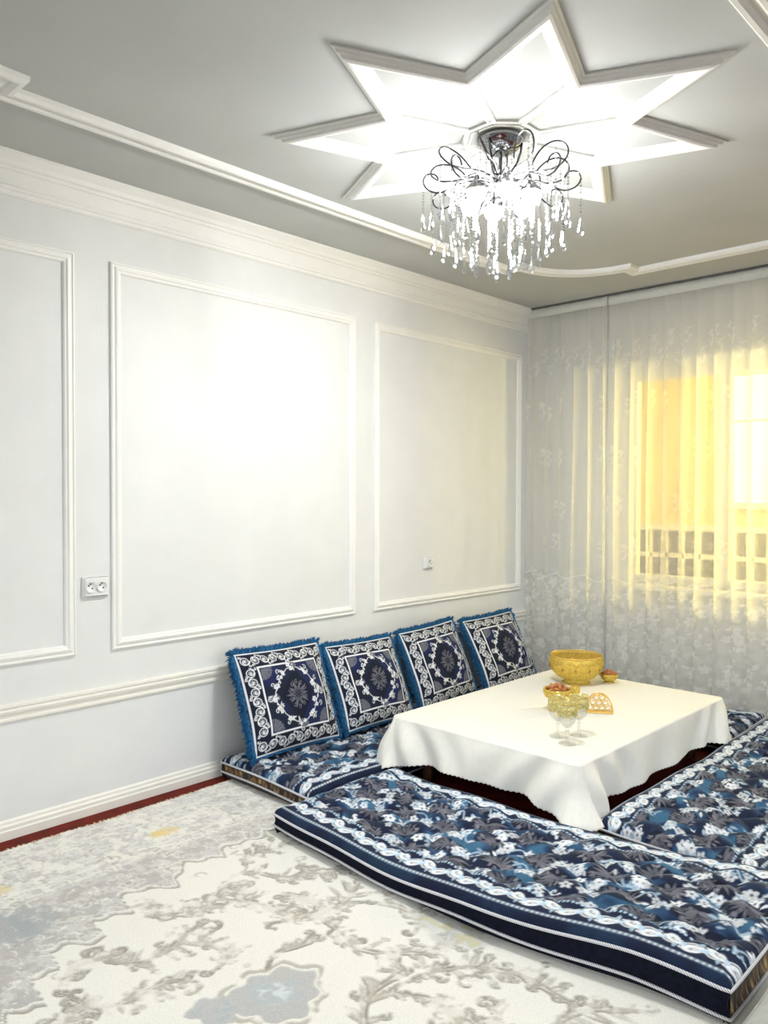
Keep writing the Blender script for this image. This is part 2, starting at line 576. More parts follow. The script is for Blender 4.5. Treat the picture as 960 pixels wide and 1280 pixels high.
tag(extrude_y('baseboard_left', base, Y_NEAR, Y_BACK, M['dado']), 'cream baseboard above the red floor strip', kind='structure')

# wall panels: four mitred strips each
panel_prof = [(0.0, 0.0), (0.0, 0.012), (-0.006, 0.015), (-0.010, 0.010), (-0.016, 0.010), (-0.022, 0.017), (-0.030, 0.019), (-0.036, 0.013), (-0.042, 0.012), (-0.047, 0.006), (-0.047, 0.0)]
for k, (ya, yb) in enumerate(((-0.09, 1.51), (1.673, 3.143), (3.295, 4.795))):
    t = structure('trim_%d' % (k + 1), ('white moulded wall panel frame cut by the double socket', 'large white moulded wall panel frame between the two others', 'white moulded wall panel frame next to the sheer curtain')[k])
    pts = [(ya, 0.69), (ya, 2.367), (yb, 2.367), (yb, 0.69)]
    for v, f in sweep(pts, panel_prof, lambda a, b, h: (h, a, b), True):
        obj('molding_strip', v, f, M['trim'], t)

# ceiling star: sixteen outline strips, eight ribs, an octagon
SX, SY = 1.48, 2.465
star = structure('trim_6', 'eight-pointed moulded star on the ceiling around the chandelier')
R_OUT, R_IN = 0.858, 0.498
spts = []
for k in range(16):
    a = math.pi * 2 * k / 16
    r = R_OUT if k % 2 == 0 else R_IN
    spts.append((SX + r * math.cos(a), SY + r * math.sin(a)))
star_prof = [(0.0, 0.0), (0.0, 0.006), (0.007, 0.008), (0.010, 0.016), (0.017, 0.018), (0.020, 0.027), (0.028, 0.031), (0.036, 0.031), (0.046, 0.022), (0.060, 0.012), (0.070, 0.008), (0.072, 0.0)]
down = lambda a, b, h: (a, b, ROOM_H - h)
for v, f in sweep(spts, star_prof, down, True):
    obj('molding_strip', v, f, M['trim'], star)
rib_prof = [(-0.018, 0), (-0.016, 0.008), (-0.008, 0.010), (-0.005, 0.005), (0.005, 0.005), (0.008, 0.010), (0.016, 0.008), (0.018, 0)]
for k in range(8):
    a = math.pi * 2 * (2 * k + 1) / 16
    p0 = (SX + 0.135 * math.cos(a), SY + 0.135 * math.sin(a))
    p1 = (SX + (R_IN - 0.06) * math.cos(a), SY + (R_IN - 0.06) * math.sin(a))
    for v, f in sweep([p0, p1], rib_prof, down, False):
        obj('rib_strip', v, f, M['trim'], star)
opts = [(SX + 0.135 * math.cos(math.pi * 2 * (2 * k + 1) / 16), SY + 0.135 * math.sin(math.pi * 2 * (2 * k + 1) / 16)) for k in range(8)]
for v, f in sweep(opts, rib_prof, down, True):
    obj('octagon_strip', v, f, M['trim'], star)

# ceiling frame with stepped round corners
fr = structure('trim_7', 'white double-ridged moulding frame on the ceiling with stepped round corners')
fp, chunks, cur = [], [], 0
X0, X1, Y0, Y1 = 0.50, 2.46, 0.485, 4.445
corner = [(0.50, 3.90), (0.60, 3.90)] + [(1.04 - 0.44 * math.cos(t), 3.90 + 0.44 * math.sin(t)) for t in np.linspace(0.08, math.pi / 2 - 0.08, 12)] + [(1.04, 4.34), (1.04, 4.445)]
mx = lambda p: (2 * SX - p[0], p[1])
my = lambda p: (p[0], 2 * SY - p[1])
seq = [corner, [mx(p) for p in corner[::-1]], [my(mx(p)) for p in corner], [my(p) for p in corner[::-1]]]
for c in seq:
    s0 = len(fp)
    fp += c
    e0 = len(fp) - 1
    chunks.append(list(range(s0, s0 + 1)))
    chunks.append(list(range(s0 + 1, e0 - 1)))
    chunks.append([e0 - 1])
    chunks.append([e0])
frame_prof = [(0.045, 0), (0.043, 0.016), (0.034, 0.024), (0.020, 0.024), (0.006, 0.014), (0.002, 0.006), (-0.004, 0.006), (-0.008, 0.016), (-0.020, 0.026), (-0.034, 0.026), (-0.043, 0.016), (-0.045, 0)]
for v, f in sweep(fp, frame_prof, down, True, chunks):
    obj('molding_strip', v, f, M['trim'], fr)

# window with frame, mullion, two panes, sill
win = structure('window_1', 'window glowing yellow behind the sheer curtain')
wf = MB()
wy0, wy1 = Y_BACK + 0.03, Y_BACK + 0.09
wf.box(WX0, WX0 + 0.06, wy0, wy1, WZ0, WZ1).box(WX1 - 0.06, WX1, wy0, wy1, WZ0, WZ1)
wf.box(WX0 + 0.06, WX1 - 0.06, wy0, wy1, WZ0, WZ0 + 0.06).box(WX0 + 0.06, WX1 - 0.06, wy0, wy1, WZ1 - 0.06, WZ1)
wf.build('window_frame', M['pvc'], win)
MB().box(1.275, 1.345, wy0 - 0.005, wy1 + 0.005, WZ0 + 0.055, WZ1 - 0.055, 0.006).build('mullion', M['pvc'], win)
MB().box(WX0 + 0.055, 1.28, wy0 + 0.02, wy0 + 0.026, WZ0 + 0.055, WZ1 - 0.055).build('pane', M['pane'], win)
MB().box(1.34, WX1 - 0.055, wy0 + 0.02, wy0 + 0.026, WZ0 + 0.055, WZ1 - 0.055).build('pane', M['pane'], win)
MB().box(WX0 - 0.03, WX1 + 0.03, Y_BACK - 0.10, Y_BACK + 0.035, WZ0 - 0.035, WZ0, 0.006).build('window_sill', M['pvc'], win)

# glazed veranda beyond the window
VY0, VY1 = Y_BACK + 0.15, 6.6
tag(MB().box(-1.3, 3.4, VY0, VY1 + 0.1, 0.10, 0.20).build('floor_veranda', M['vfloor']), 'brown veranda floor beyond the window', kind='structure')
tag(MB().box(-1.3, 3.4, VY0, VY1 + 0.1, 2.75, 2.85).build('ceiling_veranda', M['veranda_side']), 'pale veranda ceiling beyond the window', kind='structure')
tag(MB().box(-1.3, -1.2, VY0, VY1, 0.20, 2.75).build('wall_veranda_side', M['veranda_side']), 'yellow side wall of the veranda', kind='structure')
tag(MB().box(3.3, 3.4, VY0, VY1, 0.20, 2.75).build('wall_veranda_end', M['veranda_side']), 'yellow end wall of the veranda', kind='structure')
tag(MB().box(-1.3, 3.4, VY1, VY1 + 0.1, 0.20, 2.75).build('wall_veranda', M['veranda']), 'ochre yellow veranda wall seen through the window', kind='structure')
w2 = structure('window_2', 'dark small-paned window low in the veranda wall')
xs = [0.02 + 0.14 * i for i in range(9)]
for zi, (za, zb) in enumerate(((0.66, 0.84), (0.88, 1.07))):
    for xa, xb in zip(xs[:-1], xs[1:]):
        MB().box(xa + 0.012, xb - 0.012, VY1 - 0.03, VY1 - 0.005, za, zb).build('pane', M['darkpane'], w2)
wm = MB().box(-0.03, 1.19, VY1 - 0.04, VY1, 1.07, 1.12).box(-0.03, 1.19, VY1 - 0.04, VY1, 0.84, 0.88).box(-0.03, 1.19, VY1 - 0.04, VY1, 0.61, 0.66)
wm.build('window_frame', M['pvc'], w2)
for x in xs:
    MB().box(x - 0.012, x + 0.012, VY1 - 0.04, VY1, 0.66, 1.07).build('muntin', M['pvc'], w2)
w3 = structure('window_3', 'brightly lit warm window in the veranda wall')
for za, zb in ((1.31, 1.95), (1.97, 2.32)):
    for xa, xb in ((0.84, 1.16), (1.19, 1.51)):
        MB().box(xa, xb, VY1 - 0.02, VY1 - 0.005, za, zb).build('pane', M['litpane'], w3)
w3f = MB().box(0.80, 1.55, VY1 - 0.035, VY1, 1.26, 1.31).box(0.80, 1.55, VY1 - 0.035, VY1, 2.32, 2.36).box(0.80, 0.84, VY1 - 0.035, VY1, 1.31, 2.32).box(1.51, 1.55, VY1 - 0.035, VY1, 1.31, 2.32)
w3f.build('window_frame', M['pvc'], w3)
MB().box(1.16, 1.19, VY1 - 0.035, VY1, 1.31, 2.32).build('muntin', M['pvc'], w3)
MB().box(0.84, 1.51, VY1 - 0.033, VY1, 1.95, 1.97).build('muntin', M['pvc'], w3)
lamp = thing('pendant_lamp', 'warm globe pendant lamp hanging in the veranda', 'lamp', (2.05, 6.05, 2.75))
MB().lathe([(0, 0), (0.05, 0), (0.05, -0.02), (0.004, -0.03), (0.004, -0.80), (0.03, -0.81), (0.03, -0.85), (0, -0.85)], 16).build('cord', M['pvc'], lamp, True)
MB().lathe([(0, -0.85)] + [(0.085 * math.sin(t), -0.93 + 0.085 * math.cos(t)) for t in np.linspace(0.3, math.pi - 0.05, 10)] + [(0, -1.015)], 16).build('globe', M['warmglobe'], lamp, True)


# ------------------------------------------------------------------ rug
def make_rug():
    rx0, rx1, ry0, ry1 = 0.132, 3.35, -0.45, 2.62
    C = Canvas(2.55, 1.95, 0.0055, (0.84, 0.83, 0.765), rx0, 0.45)
    X, Y = C.X, C.Y
    n1 = noise2(X, Y, 0.05, 3, 3)
    n2 = noise2(X, Y, 0.30, 5, 3)
    n3 = noise2(X, Y, 0.022, 8, 2)
    cream = np.array((0.84, 0.83, 0.765)); pale = np.array((0.74, 0.73, 0.71)); grey = np.array((0.46, 0.445, 0.43)); taupe = np.array((0.40, 0.37, 0.31))
    # the scalloped edge between border and field
    ey = [0.45, 0.75, 0.80, 0.885, 0.905, 0.98, 1.00, 1.135, 1.155, 1.165, 1.285, 1.30, 1.36, 1.48, 1.50, 1.565, 1.60, 1.72, 1.74, 1.80, 1.95, 1.97, 2.10, 2.13, 2.40]
    ex = [1.30, 1.26, 1.12, 1.165, 1.00, 1.035, 0.90, 0.965, 0.955, 0.845, 0.880, 0.775, 0.770, 0.848, 0.800, 0.720, 0.715, 0.770, 0.715, 0.700, 0.745, 0.690, 0.740, 0.690, 0.70]
    edge = np.interp(Y[:, 0], ey, ex)[:, None] + 0.035 * (n1 - 0.5) + 0.012 * np.sin(Y * 70)
    inb = sstep(0.006, -0.006, X - edge)
    blot = sstep(0.42, 0.60, n1 * 0.6 + n3 * 0.4)
    C.area(inb, grey * 1.12)
    C.area(inb * blot * 0.55, pale)
    lightband = sstep(0.60, 0.54, X + 0.06 * (n2 - 0.5))
    C.area(lightband, pale * 0.95)
    mott = sstep(0.46, 0.56, noise2(X, Y, 0.035, 21, 2))
    C.area(lightband * mott * 0.75, grey * 1.25)
    C.area(lightband * sstep(0.54, 0.60, noise2(X, Y, 0.05, 22, 3)) * 0.8, cream)
    for gx, al in ((0.18, 0.5), (0.245, 0.7), (0.50, 0.7), (0.555, 0.6)):
        C.area(sstep(0.012, 0.004, np.abs(X - gx - 0.006 * np.sin(Y * 40))) * al, cream if gx > 0.2 else pale)
    # scroll outline beside the scallops
    ln = sstep(0.010, 0.004, np.abs(X - edge - 0.004))
    C.area(ln * 0.8, taupe * 0.85)
    C.area(sstep(0.010, 0.003, np.abs(X - edge + 0.016)) * 0.9, cream)
    r = np.random.default_rng(11)
    for k in range(90):                                       # tendrils inside the grey border
        x, y = r.uniform(0.28, 0.85), r.uniform(0.5, 2.3)
        C.spiral(x, y, r.uniform(0.015, 0.035), r.uniform(0.5, 1.0), r.uniform(0, 6.3), r.choice((-1, 1)), 0.006, cream if r.random() < 0.7 else taupe, 9, 0.8)
        C.leaf(x, y, r.uniform(0.03, 0.06), 0.007, r.uniform(0, 6.3), pale if r.random() < 0.6 else taupe * 1.2, 0.8)
    nb1, nb2 = noise2(X, Y, 0.028, 41, 3), noise2(X, Y, 0.05, 43, 3)
    C.area(sstep(0.035, 0.012, np.abs(nb1 - 0.5)) * inb * 0.55, grey * 0.85)      # fine scribbled outlines of the carved pile
    C.area(sstep(0.030, 0.010, np.abs(nb2 - 0.5)) * inb * 0.8, cream)
    # bluish and yellow flowers of the border
    for bx, by, col, rad in ((0.415, 1.68, (0.78, 0.60, 0.20), 0.055), (0.43, 1.02, (0.72, 0.60, 0.30), 0.05), (0.70, 0.98, (0.36, 0.40, 0.41), 0.13), (0.40, 2.35, (0.72, 0.60, 0.30), 0.05)):
        d = np.hypot(X - bx, (Y - by) * 0.8) / rad + 0.7 * (n3 - 0.5)
        C.area(sstep(1.0, 0.6, d) * (0.55 + 0.35 * blot), col)
    # field: acanthus sprays, drawn as a density first, then broken up by the pile and outlined
    D = Canvas(2.55, 1.95, 0.0055, (0, 0, 0), rx0, 0.45)
    one = (1, 0, 0)
    def spray(x, y, s, a):
        h = r.choice((-1, 1))
        t = np.linspace(0, 1, 16)
        bow = s * r.uniform(0.08, 0.22) * np.sin(t * math.pi * r.uniform(1.0, 2.0)) * h
        px = x + s * (t - 0.5) * math.cos(a) - bow * math.sin(a)
        py = y + s * (t - 0.5) * math.sin(a) + bow * math.cos(a)
        for q in range(15):
            w = 0.006 + 0.012 * math.sin(math.pi * t[q])
            D.stroke([(px[q], py[q]), (px[q + 1], py[q + 1])], w, one, 0.9)
        for e, sg in ((0, -1), (15, 1)):
            b = a if sg > 0 else a + math.pi
            rad = s * r.uniform(0.07, 0.13)
            D.spiral(px[e] + rad * math.cos(b + 1.57 * h), py[e] + rad * math.sin(b + 1.57 * h), rad, r.uniform(0.5, 0.8), b - 1.57 * h, h, 0.010, one, 14, 1.0)
        for q in range(1, 15):
            for sg in (-1, 1):
                if r.random() < 0.7:
                    l = s * r.uniform(0.08, 0.22) * (0.5 + math.sin(math.pi * t[q]))
                    b = a + sg * r.uniform(0.4, 1.2)
                    D.leaf(px[q], py[q], l, 0.010 * r.uniform(0.5, 1.2), b, one, r.uniform(0.35, 0.9))
                    if r.random() < 0.3:
                        D.spiral(px[q] + l * math.cos(b), py[q] + l * math.sin(b), 0.018, 0.7, b, sg, 0.007, one, 10, 0.9)
        if r.random() < 0.6:
            k = r.integers(4, 12)
            for q in range(16):
                c, d_ = r.normal(0, 0.028), r.normal(0, 0.022)
                D.leaf(px[k] + c, py[k] + d_, r.uniform(0.015, 0.035), 0.006, r.uniform(0, 6.3), one, r.uniform(0.3, 0.8))
    spots = [(0.98, 1.47, 0.30, 1.5), (1.00, 1.74, 0.28, 1.1), (0.86, 1.86, 0.3, 1.9), (1.12, 1.24, 0.34, 1.2), (1.16, 1.58, 0.28, 0.8), (1.28, 1.07, 0.3, 0.9), (1.30, 1.82, 0.34, 1.8),
             (1.12, 1.92, 0.24, 0.3), (1.40, 1.64, 0.28, 0.5), (1.62, 1.70, 0.34, 0.4), (1.80, 1.52, 0.3, 2.1), (1.86, 1.74, 0.32, 1.0), (2.02, 1.84, 0.3, 0.5), (1.98, 1.42, 0.3, 1.3), (1.78, 1.22, 0.3, 0.7),
             (1.40, 0.90, 0.3, 0.4), (1.24, 0.86, 0.26, 1.7), (2.12, 1.62, 0.3, 2.4), (2.25, 1.85, 0.3, 1.0), (1.08, 1.04, 0.22, 1.9), (1.66, 1.05, 0.28, 2.2), (0.90, 2.04, 0.3, 1.3), (1.52, 1.90, 0.24, 2.6), (2.3, 1.4, 0.3, 0.4),
             (1.26, 1.34, 0.22, 2.5), (1.42, 1.50, 0.2, 1.8), (0.92, 1.32, 0.16, 0.6), (1.06, 1.60, 0.18, 2.6), (1.24, 1.70, 0.18, 0.2), (1.72, 1.88, 0.2, 1.2), (1.92, 1.60, 0.2, 0.1)]
    for q in spots:
        spray(*q)
    dm = D.c[..., 0]
    woven_ = dm * (0.30 + 0.70 * sstep(0.40, 0.58, n3 * 0.7 + n1 * 0.3))
    C.area(np.clip(woven_, 0, 1) * 0.78 * (1 - inb), taupe * 1.15)
    gy, gx_ = np.gradient(dm)
    C.area(np.clip(np.hypot(gx_, gy) * 1.6, 0, 1) * sstep(0.38, 0.55, n1) * 0.9 * (1 - inb), taupe * 0.6)
    # grey-blue medallion with lobed outline
    mxc, myc = 1.56, 1.34
    ang = np.arctan2(Y - myc, X - mxc)
    d = np.hypot((X - mxc) * 1.05, Y - myc) - (0.118 + 0.010 * np.cos(ang * 8) + 0.010 * np.cos(ang * 3 + 1) + 0.03 * (n1 - 0.5))
    C.area(sstep(0.022, 0.016, d), cream)
    C.area(sstep(0.012, 0.006, np.abs(d - 0.018)) * 0.7 * sstep(0.35, 0.5, n1), taupe)
    C.area(sstep(0.004, -0.004, d), (0.52, 0.52, 0.515))
    core = np.hypot(X - mxc + 0.01, Y - myc) / 0.075 + 1.3 * (n3 - 0.5)
    C.area(sstep(1.0, 0.75, core) * 0.8, (0.47, 0.53, 0.55))
    C.area(sstep(0.9, 0.6, core) * sstep(0.5, 0.62, n3) * 0.9, (0.68, 0.72, 0.73))
    d2 = np.hypot(X - 1.50, Y - 1.18) - (0.062 + 0.006 * np.cos(np.arctan2(Y - 1.18, X - 1.50) * 6) + 0.05 * (n1 - 0.5))
    C.area(sstep(0.004, -0.004, d2), (0.52, 0.525, 0.52))
    C.area(sstep(0.0, -0.03, d2) * sstep(0.45, 0.6, n3), (0.45, 0.50, 0.51))
    # greyish bouquet near the front mattress
    d3 = np.hypot((X - 1.70) * 0.55, Y - 1.93) / 0.10 + 1.0 * (n1 - 0.5)
    C.area(sstep(1.0, 0.5, d3) * 0.65, (0.56, 0.58, 0.56))
    C.area(sstep(0.7, 0.4, d3) * sstep(0.55, 0.65, n3) * 0.6, (0.60, 0.55, 0.30))
    ys = np.concatenate([np.linspace(ry0, 0.45, 6)[:-1], C.ys, np.linspace(2.40, ry1, 4)[1:]])
    xs_ = np.concatenate([C.xs, np.linspace(rx0 + 2.55, rx1, 6)[1:]])
    col = np.ones((len(ys), len(xs_), 3)) * cream
    col[5:5 + C.ny, :C.nx] = C.c
    GX, GY = np.meshgrid(xs_, ys)
    lum = col.mean(2)
    Z = 0.008 + 0.004 * np.clip((lum - 0.35) / 0.45, 0, 1)
    wob = 0.006 * np.sin(GY * 5.0) + 0.004 * np.sin(GY * 17.0)
    GX = GX + wob * np.exp(-(GX - rx0) / 0.1)
    V = np.stack([GX, GY, Z], 2).reshape(-1, 3)
    t = thing('area_rug', 'cream and grey floral rug covering the floor beside the mattresses', 'rug')
    obj('pile', V, grid_faces(len(xs_), len(ys)), M['rug'], t, True, col.reshape(-1, 3))
    MB().box(rx0 + 0.015, rx1, ry0, ry1, 0.001, 0.006).build('backing', M['rugback'], t)
    # fringe along the wall side
    v, f = [], []
    rr = np.random.default_rng(4)
    for y in np.arange(0.6, 2.6, 0.006):
        x = rx0 + 0.012 + 0.006 * math.sin(y * 5.0)
        L = rr.uniform(0.012, 0.04); dy = rr.normal(0, 0.012); w = 0.0022
        z = 0.009
        b = len(v)
        v += [(x, y - w, z), (x, y + w, z), (x - L * 0.5, y + dy * 0.4 + w, z + 0.004), (x - L * 0.5, y + dy * 0.4 - w, z + 0.004), (x - L, y + dy, 0.003)]
        f += [(b, b + 1, b + 2, b + 3), (b + 3, b + 2, b + 4)]
    fo = obj('fringe', v, f, M['fringe'], t)
    fo['kind'] = 'stuff'
    return t


make_rug()

# ------------------------------------------------------------------ floor mattresses
NAVY, BLUE, SHEEN_STEEL = np.array((0.007, 0.013, 0.042)), np.array((0.018, 0.055, 0.135)), np.array((0.050, 0.155, 0.26))
WHITE, PALEB, GREYM = np.array((0.78, 0.82, 0.86)), np.array((0.36, 0.50, 0.62)), np.array((0.145, 0.145, 0.175))


def vine_border(C, u0, u1, v, wid, seed, flip=1):
    r = np.random.default_rng(seed)
    P = 0.115
    us = np.arange(u0, u1, P / 14)
    C.stroke(np.stack([us, v + 0.22 * wid * np.sin(us * 2 * math.pi / P)], 1), 0.006, WHITE * 0.9)
    k = 0
    u = u0 + P / 4
    while u < u1:
        s = 1 if k % 2 == 0 else -1
        c = v - s * 0.14 * wid
        C.ellipse(u, c, 0.027, 0.019, 0.5 * s, WHITE)
        C.ellipse(u + 0.004, c, 0.012, 0.006, 0.5 * s, GREYM * 1.3)
        C.ellipse(u + 0.006, c + 0.001, 0.007, 0.004, 0.5 * s, WHITE)
        C.leaf(u + 0.018, c, 0.035, 0.008, 0.9 * s, WHITE)
        C.leaf(u - 0.016, c, 0.032, 0.007, math.pi - 0.7 * s, PALEB * 1.3)
        C.spiral(u + 0.030, v + s * 0.24 * wid, 0.014, 1.0, 2.5, s, 0.005, WHITE, 10)
        C.leaf(u + 0.012, v + s * 0.12 * wid, 0.026, 0.006, s * 1.4, PALEB)
        u += P / 2
        k += 1
    return C


def mattress_canvas(L, W, res, seed):
    C = Canvas(L, W, res, NAVY)
    n = noise2(C.X, C.Y, 0.09, seed, 3)
    m = noise2(C.X, C.Y, 0.03, seed + 3, 2)
    C.area(sstep(0.40, 0.62, n), BLUE)
    C.area(sstep(0.55, 0.72, n) * 0.75, SHEEN_STEEL)  # velvet sheen painted into the colour as pale blue patches
    r = np.random.default_rng(seed)
    bw = 0.075
    v0, v1 = 0.036, W - 0.036                      # plain margin that turns over the edge
    f0, f1 = v0 + bw + 0.02, v1 - bw - 0.02
    ny = max(2, int(round((f1 - f0) / 0.125)))
    dv = (f1 - f0) / ny
    du = 0.21
    for j in range(ny + 1):
        for i in range(-1, int(L / du) + 2):
            u, v = (i + 0.5 * (j % 2)) * du + r.uniform(-0.015, 0.015), f0 + j * dv + r.uniform(-0.01, 0.01)
            # fan of dull leaves
            a0 = r.uniform(-0.4, 0.4) + (math.pi / 2 if (i + j) % 2 else -math.pi / 2)
            C.ellipse(u, v, 0.066, 0.05, 0, NAVY * 0.45, 0.9)
            for q in range(9):
                a = a0 + (q - 4) * 0.42
                C.leaf(u - 0.02 * math.cos(a0), v - 0.02 * math.sin(a0), r.uniform(0.055, 0.08), 0.0062, a, GREYM * r.uniform(0.7, 1.3), 0.95)
                C.stroke([(u - 0.01 * math.cos(a0), v - 0.01 * math.sin(a0)), (u + 0.05 * math.cos(a), v + 0.05 * math.sin(a))], 0.003, NAVY * 0.6, 0.8)
            for q in range(12):
                b_ = r.uniform(0, 6.3)
                C.leaf(u + 0.035 * math.cos(b_), v + 0.03 * math.sin(b_), 0.022, 0.0040, b_ + r.uniform(-0.6, 0.6), GREYM * r.uniform(1.0, 1.9), 0.85)
            # pale flower scroll in the gap
            gu, gv = u + du / 2, v + r.uniform(-0.015, 0.015)
            s = r.choice((-1, 1))
            t = np.linspace(0, 1, 12)
            C.stroke(np.stack([gu - 0.055 + 0.11 * t, gv + s * 0.03 * np.sin(t * 2 * math.pi)], 1), 0.006, PALEB)
            for q in range(6):
                fu, fv = gu + r.uniform(-0.05, 0.05), gv + r.uniform(-0.045, 0.045)
                C.flower(fu, fv, r.uniform(0.014, 0.023), WHITE * r.uniform(0.65, 1.05), GREYM * 0.6, 5, r.uniform(0, 1))
            for q in range(12):
                C.leaf(gu + r.uniform(-0.055, 0.055), gv + r.uniform(-0.05, 0.05), r.uniform(0.016, 0.034), 0.0055, r.uniform(0, 6.3), (WHITE if r.random() < 0.5 else PALEB) * r.uniform(0.7, 1.1), 0.95)
            C.spiral(gu + 0.045, gv - s * 0.03, 0.018, 1.0, 0, s, 0.005, WHITE * 0.9, 10)
    for v, fl in ((v0 + bw / 2, 1), (v1 - bw / 2, -1)):
        C.area(sstep(bw / 2 + 0.012, bw / 2 + 0.008, np.abs(C.Y - v)), NAVY * 1.1)
        vine_border(C, 0, L, v, bw, seed + 5, fl)
        # chain stitch on the outer side, a thin line on the inner
        vo = v - fl * (bw / 2 + 0.010)
        C.area(sstep(0.0065, 0.004, np.abs(C.Y - vo)), PALEB * 0.55)
        C.area(sstep(0.0055, 0.0035, np.abs(C.Y - vo)) * sstep(-0.2, 0.3, np.sin(C.X * 2 * math.pi / 0.016)), WHITE * 0.8)
        vi = v + fl * (bw / 2 + 0.010)
        C.area(sstep(0.005, 0.003, np.abs(C.Y - vi)) * sstep(-0.5, 0.1, np.sin(C.X * 2 * math.pi / 0.014)), PALEB * 1.1)
    edge = np.minimum(C.Y, W - C.Y)
    C.area(sstep(v0 - 0.012, v0 - 0.02, edge) * 0.85, NAVY * 0.8)
    return C


def make_mattress(label, loc, rotz, L, W, res, seed, h=0.105, bend=None, lift=None):
    """local frame: length on x, width on y, from the corner at the origin"""
    t = thing('floor_mattress', label, 'mattress', loc, (0, 0, rotz), 'navy floral floor mattresses around the table')
    C = mattress_canvas(L, W, res, seed)
    bend = bend or (lambda u: 0 * u)
    ze, zb = 0.070, 0.026
    wav = lambda u, v: 0.006 * np.sin(u * 5.1 + seed + v * 3) + 0.004 * np.sin(u * 11.3 + v * 7 + seed * 2)
    X, Y = C.X, C.Y
    e = np.minimum(np.minimum(X, L - X), np.minimum(Y, W - Y))
    rnd = np.sqrt(np.clip(1 - (1 - np.clip(e / 0.055, 0, 1)) ** 2, 0, 1))
    tuft = np.abs(np.sin(math.pi * (X / 0.15 + Y / 0.15))) * np.abs(np.sin(math.pi * (X / 0.15 - Y / 0.15)))
    lump = 0.020 * (tuft ** 0.7 - 0.4) * sstep(0.05, 0.14, np.minimum(Y, W - Y)) * sstep(0.0, 0.06, e) + 0.008 * (noise2(X, Y, 0.14, seed, 2) - 0.5) * sstep(0, 0.1, e)
    lift = lift or (lambda u: 0 * u)
    Z = ze + wav(X, Y) + (h - ze) * rnd + lump + lift(X)
    V = np.stack([X, Y + bend(X), Z], 2).reshape(-1, 3)
    obj('top_cover', V, grid_faces(C.nx, C.ny), M['velvet'], t, True, C.flat())
    # perimeter
    def ring(z, off, n=90):
        a = np.linspace(0, L, n); b = np.linspace(0, W, 40)
        sides = [np.stack([a, np.full(n, -off)], 1), np.stack([np.full(40, L + off), b], 1), np.stack([a[::-1], np.full(n, W + off)], 1), np.stack([np.full(40, -off), b[::-1]], 1)]
        out = []
        for s in sides:
            out.append(np.stack([s[:, 0], s[:, 1] + bend(np.clip(s[:, 0], 0, L)), z + (wav(s[:, 0], s[:, 1]) if z > 0.005 else 0 * s[:, 0]) + lift(np.clip(s[:, 0], 0, L)) * max(0, z - zb) / (ze - zb)], 1))
        return out
    levels = [(ze, 0.0), (0.060, -0.004), (0.048, -0.007), (0.036, -0.004), (zb, 0.002), (0.014, -0.004), (0.0, -0.02)]
    rings = [ring(z, o) for z, o in levels]
    r = np.random.default_rng(seed)
    for s in range(4):
        n = len(rings[0][s])
        V = np.concatenate([q[s] for q in rings[::-1]], 0)
        F = grid_faces(n, len(levels))
        if s % 2 == 0:
            obj('side_band', V, F, M['velvet_dark'], t, True)
        else:
            cc = Canvas(W, 0.09, 0.004, (0.035, 0.025, 0.018))
            for k in range(int(W / 0.045)):
                u = (k + r.uniform(0.2, 0.8)) * 0.045
                v_ = r.uniform(0.03, 0.06)
                cc.ellipse(u, v_, r.uniform(0.008, 0.02), r.uniform(0.012, 0.026), r.uniform(-0.5, 0.7), np.array((0.16, 0.085, 0.03)) * r.uniform(0.5, 1.2))
                if k % 3 == 0:
                    cc.ellipse(u, v_, 0.007, 0.012, 0.2, (0.42, 0.31, 0.14))
                cc.leaf(u + 0.02, r.uniform(0.01, 0.03), r.uniform(0.03, 0.05), 0.003, r.uniform(0.9, 2.0), (0.42, 0.36, 0.26), 0.8)
                cc.leaf(u - 0.005, 0.07, 0.03, 0.003, r.uniform(-2.2, -0.6), (0.20, 0.16, 0.12), 0.8)
            b = np.linspace(0, W, cc.nx)
            zz = np.linspace(0, 1, cc.ny)
            o = np.interp(zz, np.linspace(0, 1, 7), [-0.02, -0.004, 0.002, -0.004, -0.007, -0.004, 0.0])
            hz = np.interp(zz, np.linspace(0, 1, 7), [0, 0.014, zb, 0.036, 0.048, 0.060, ze])
            B, O = np.meshgrid(b if s == 1 else b[::-1], o)
            Hz = np.repeat(hz[:, None], cc.nx, 1)
            xx = L + O if s == 1 else -O
            Hz = Hz + wav(xx, B) * (Hz > 0.005) + lift(np.clip(xx, 0, L)) * np.maximum(0, Hz - zb) / (ze - zb)
            V = np.stack([xx, B + bend(np.clip(xx, 0, L)), Hz], 2).reshape(-1, 3)
            obj('end_band', V, grid_faces(cc.nx, cc.ny), M['brocade'], t, True, cc.flat())
    for z in (ze, zb):
        P = np.concatenate([q[:-1] for q in ring(z, 0.003)], 0)
        MB().tube(P, 0.0048, 6, True).build('piping', M['rope'], t, True)
    return t


mA = make_mattress('navy floral floor mattress along the panelled wall, under the row of pillows', (0.715, 2.20, 0.010), math.pi / 2, 2.60, 0.655, 0.0048, 31)
mB = make_mattress('navy floral floor mattress with white piping lying on the rug in front of the table', (0.735, 1.985, 0.010), 0.0, 1.76, 0.715, 0.0040, 52,
                   bend=lambda u: -0.035 * np.sin(math.pi * np.clip(u / 1.5, 0, 1)) + 0.075 * sstep(1.0, 1.79, u),
                   lift=lambda u: 0.030 * sstep(0.8, 1.70, u))
mC = make_mattress('navy floral floor mattress beside the table, on the side across from the pillows', (2.355, 2.775, 0.016), math.pi / 2, 1.96, 0.645, 0.0042, 73)
mD = make_mattress('navy floral floor mattress between the table and the sheer curtain', (0.735, 4.245, 0.010), 0.0, 0.94, 0.58, 0.0060, 94)


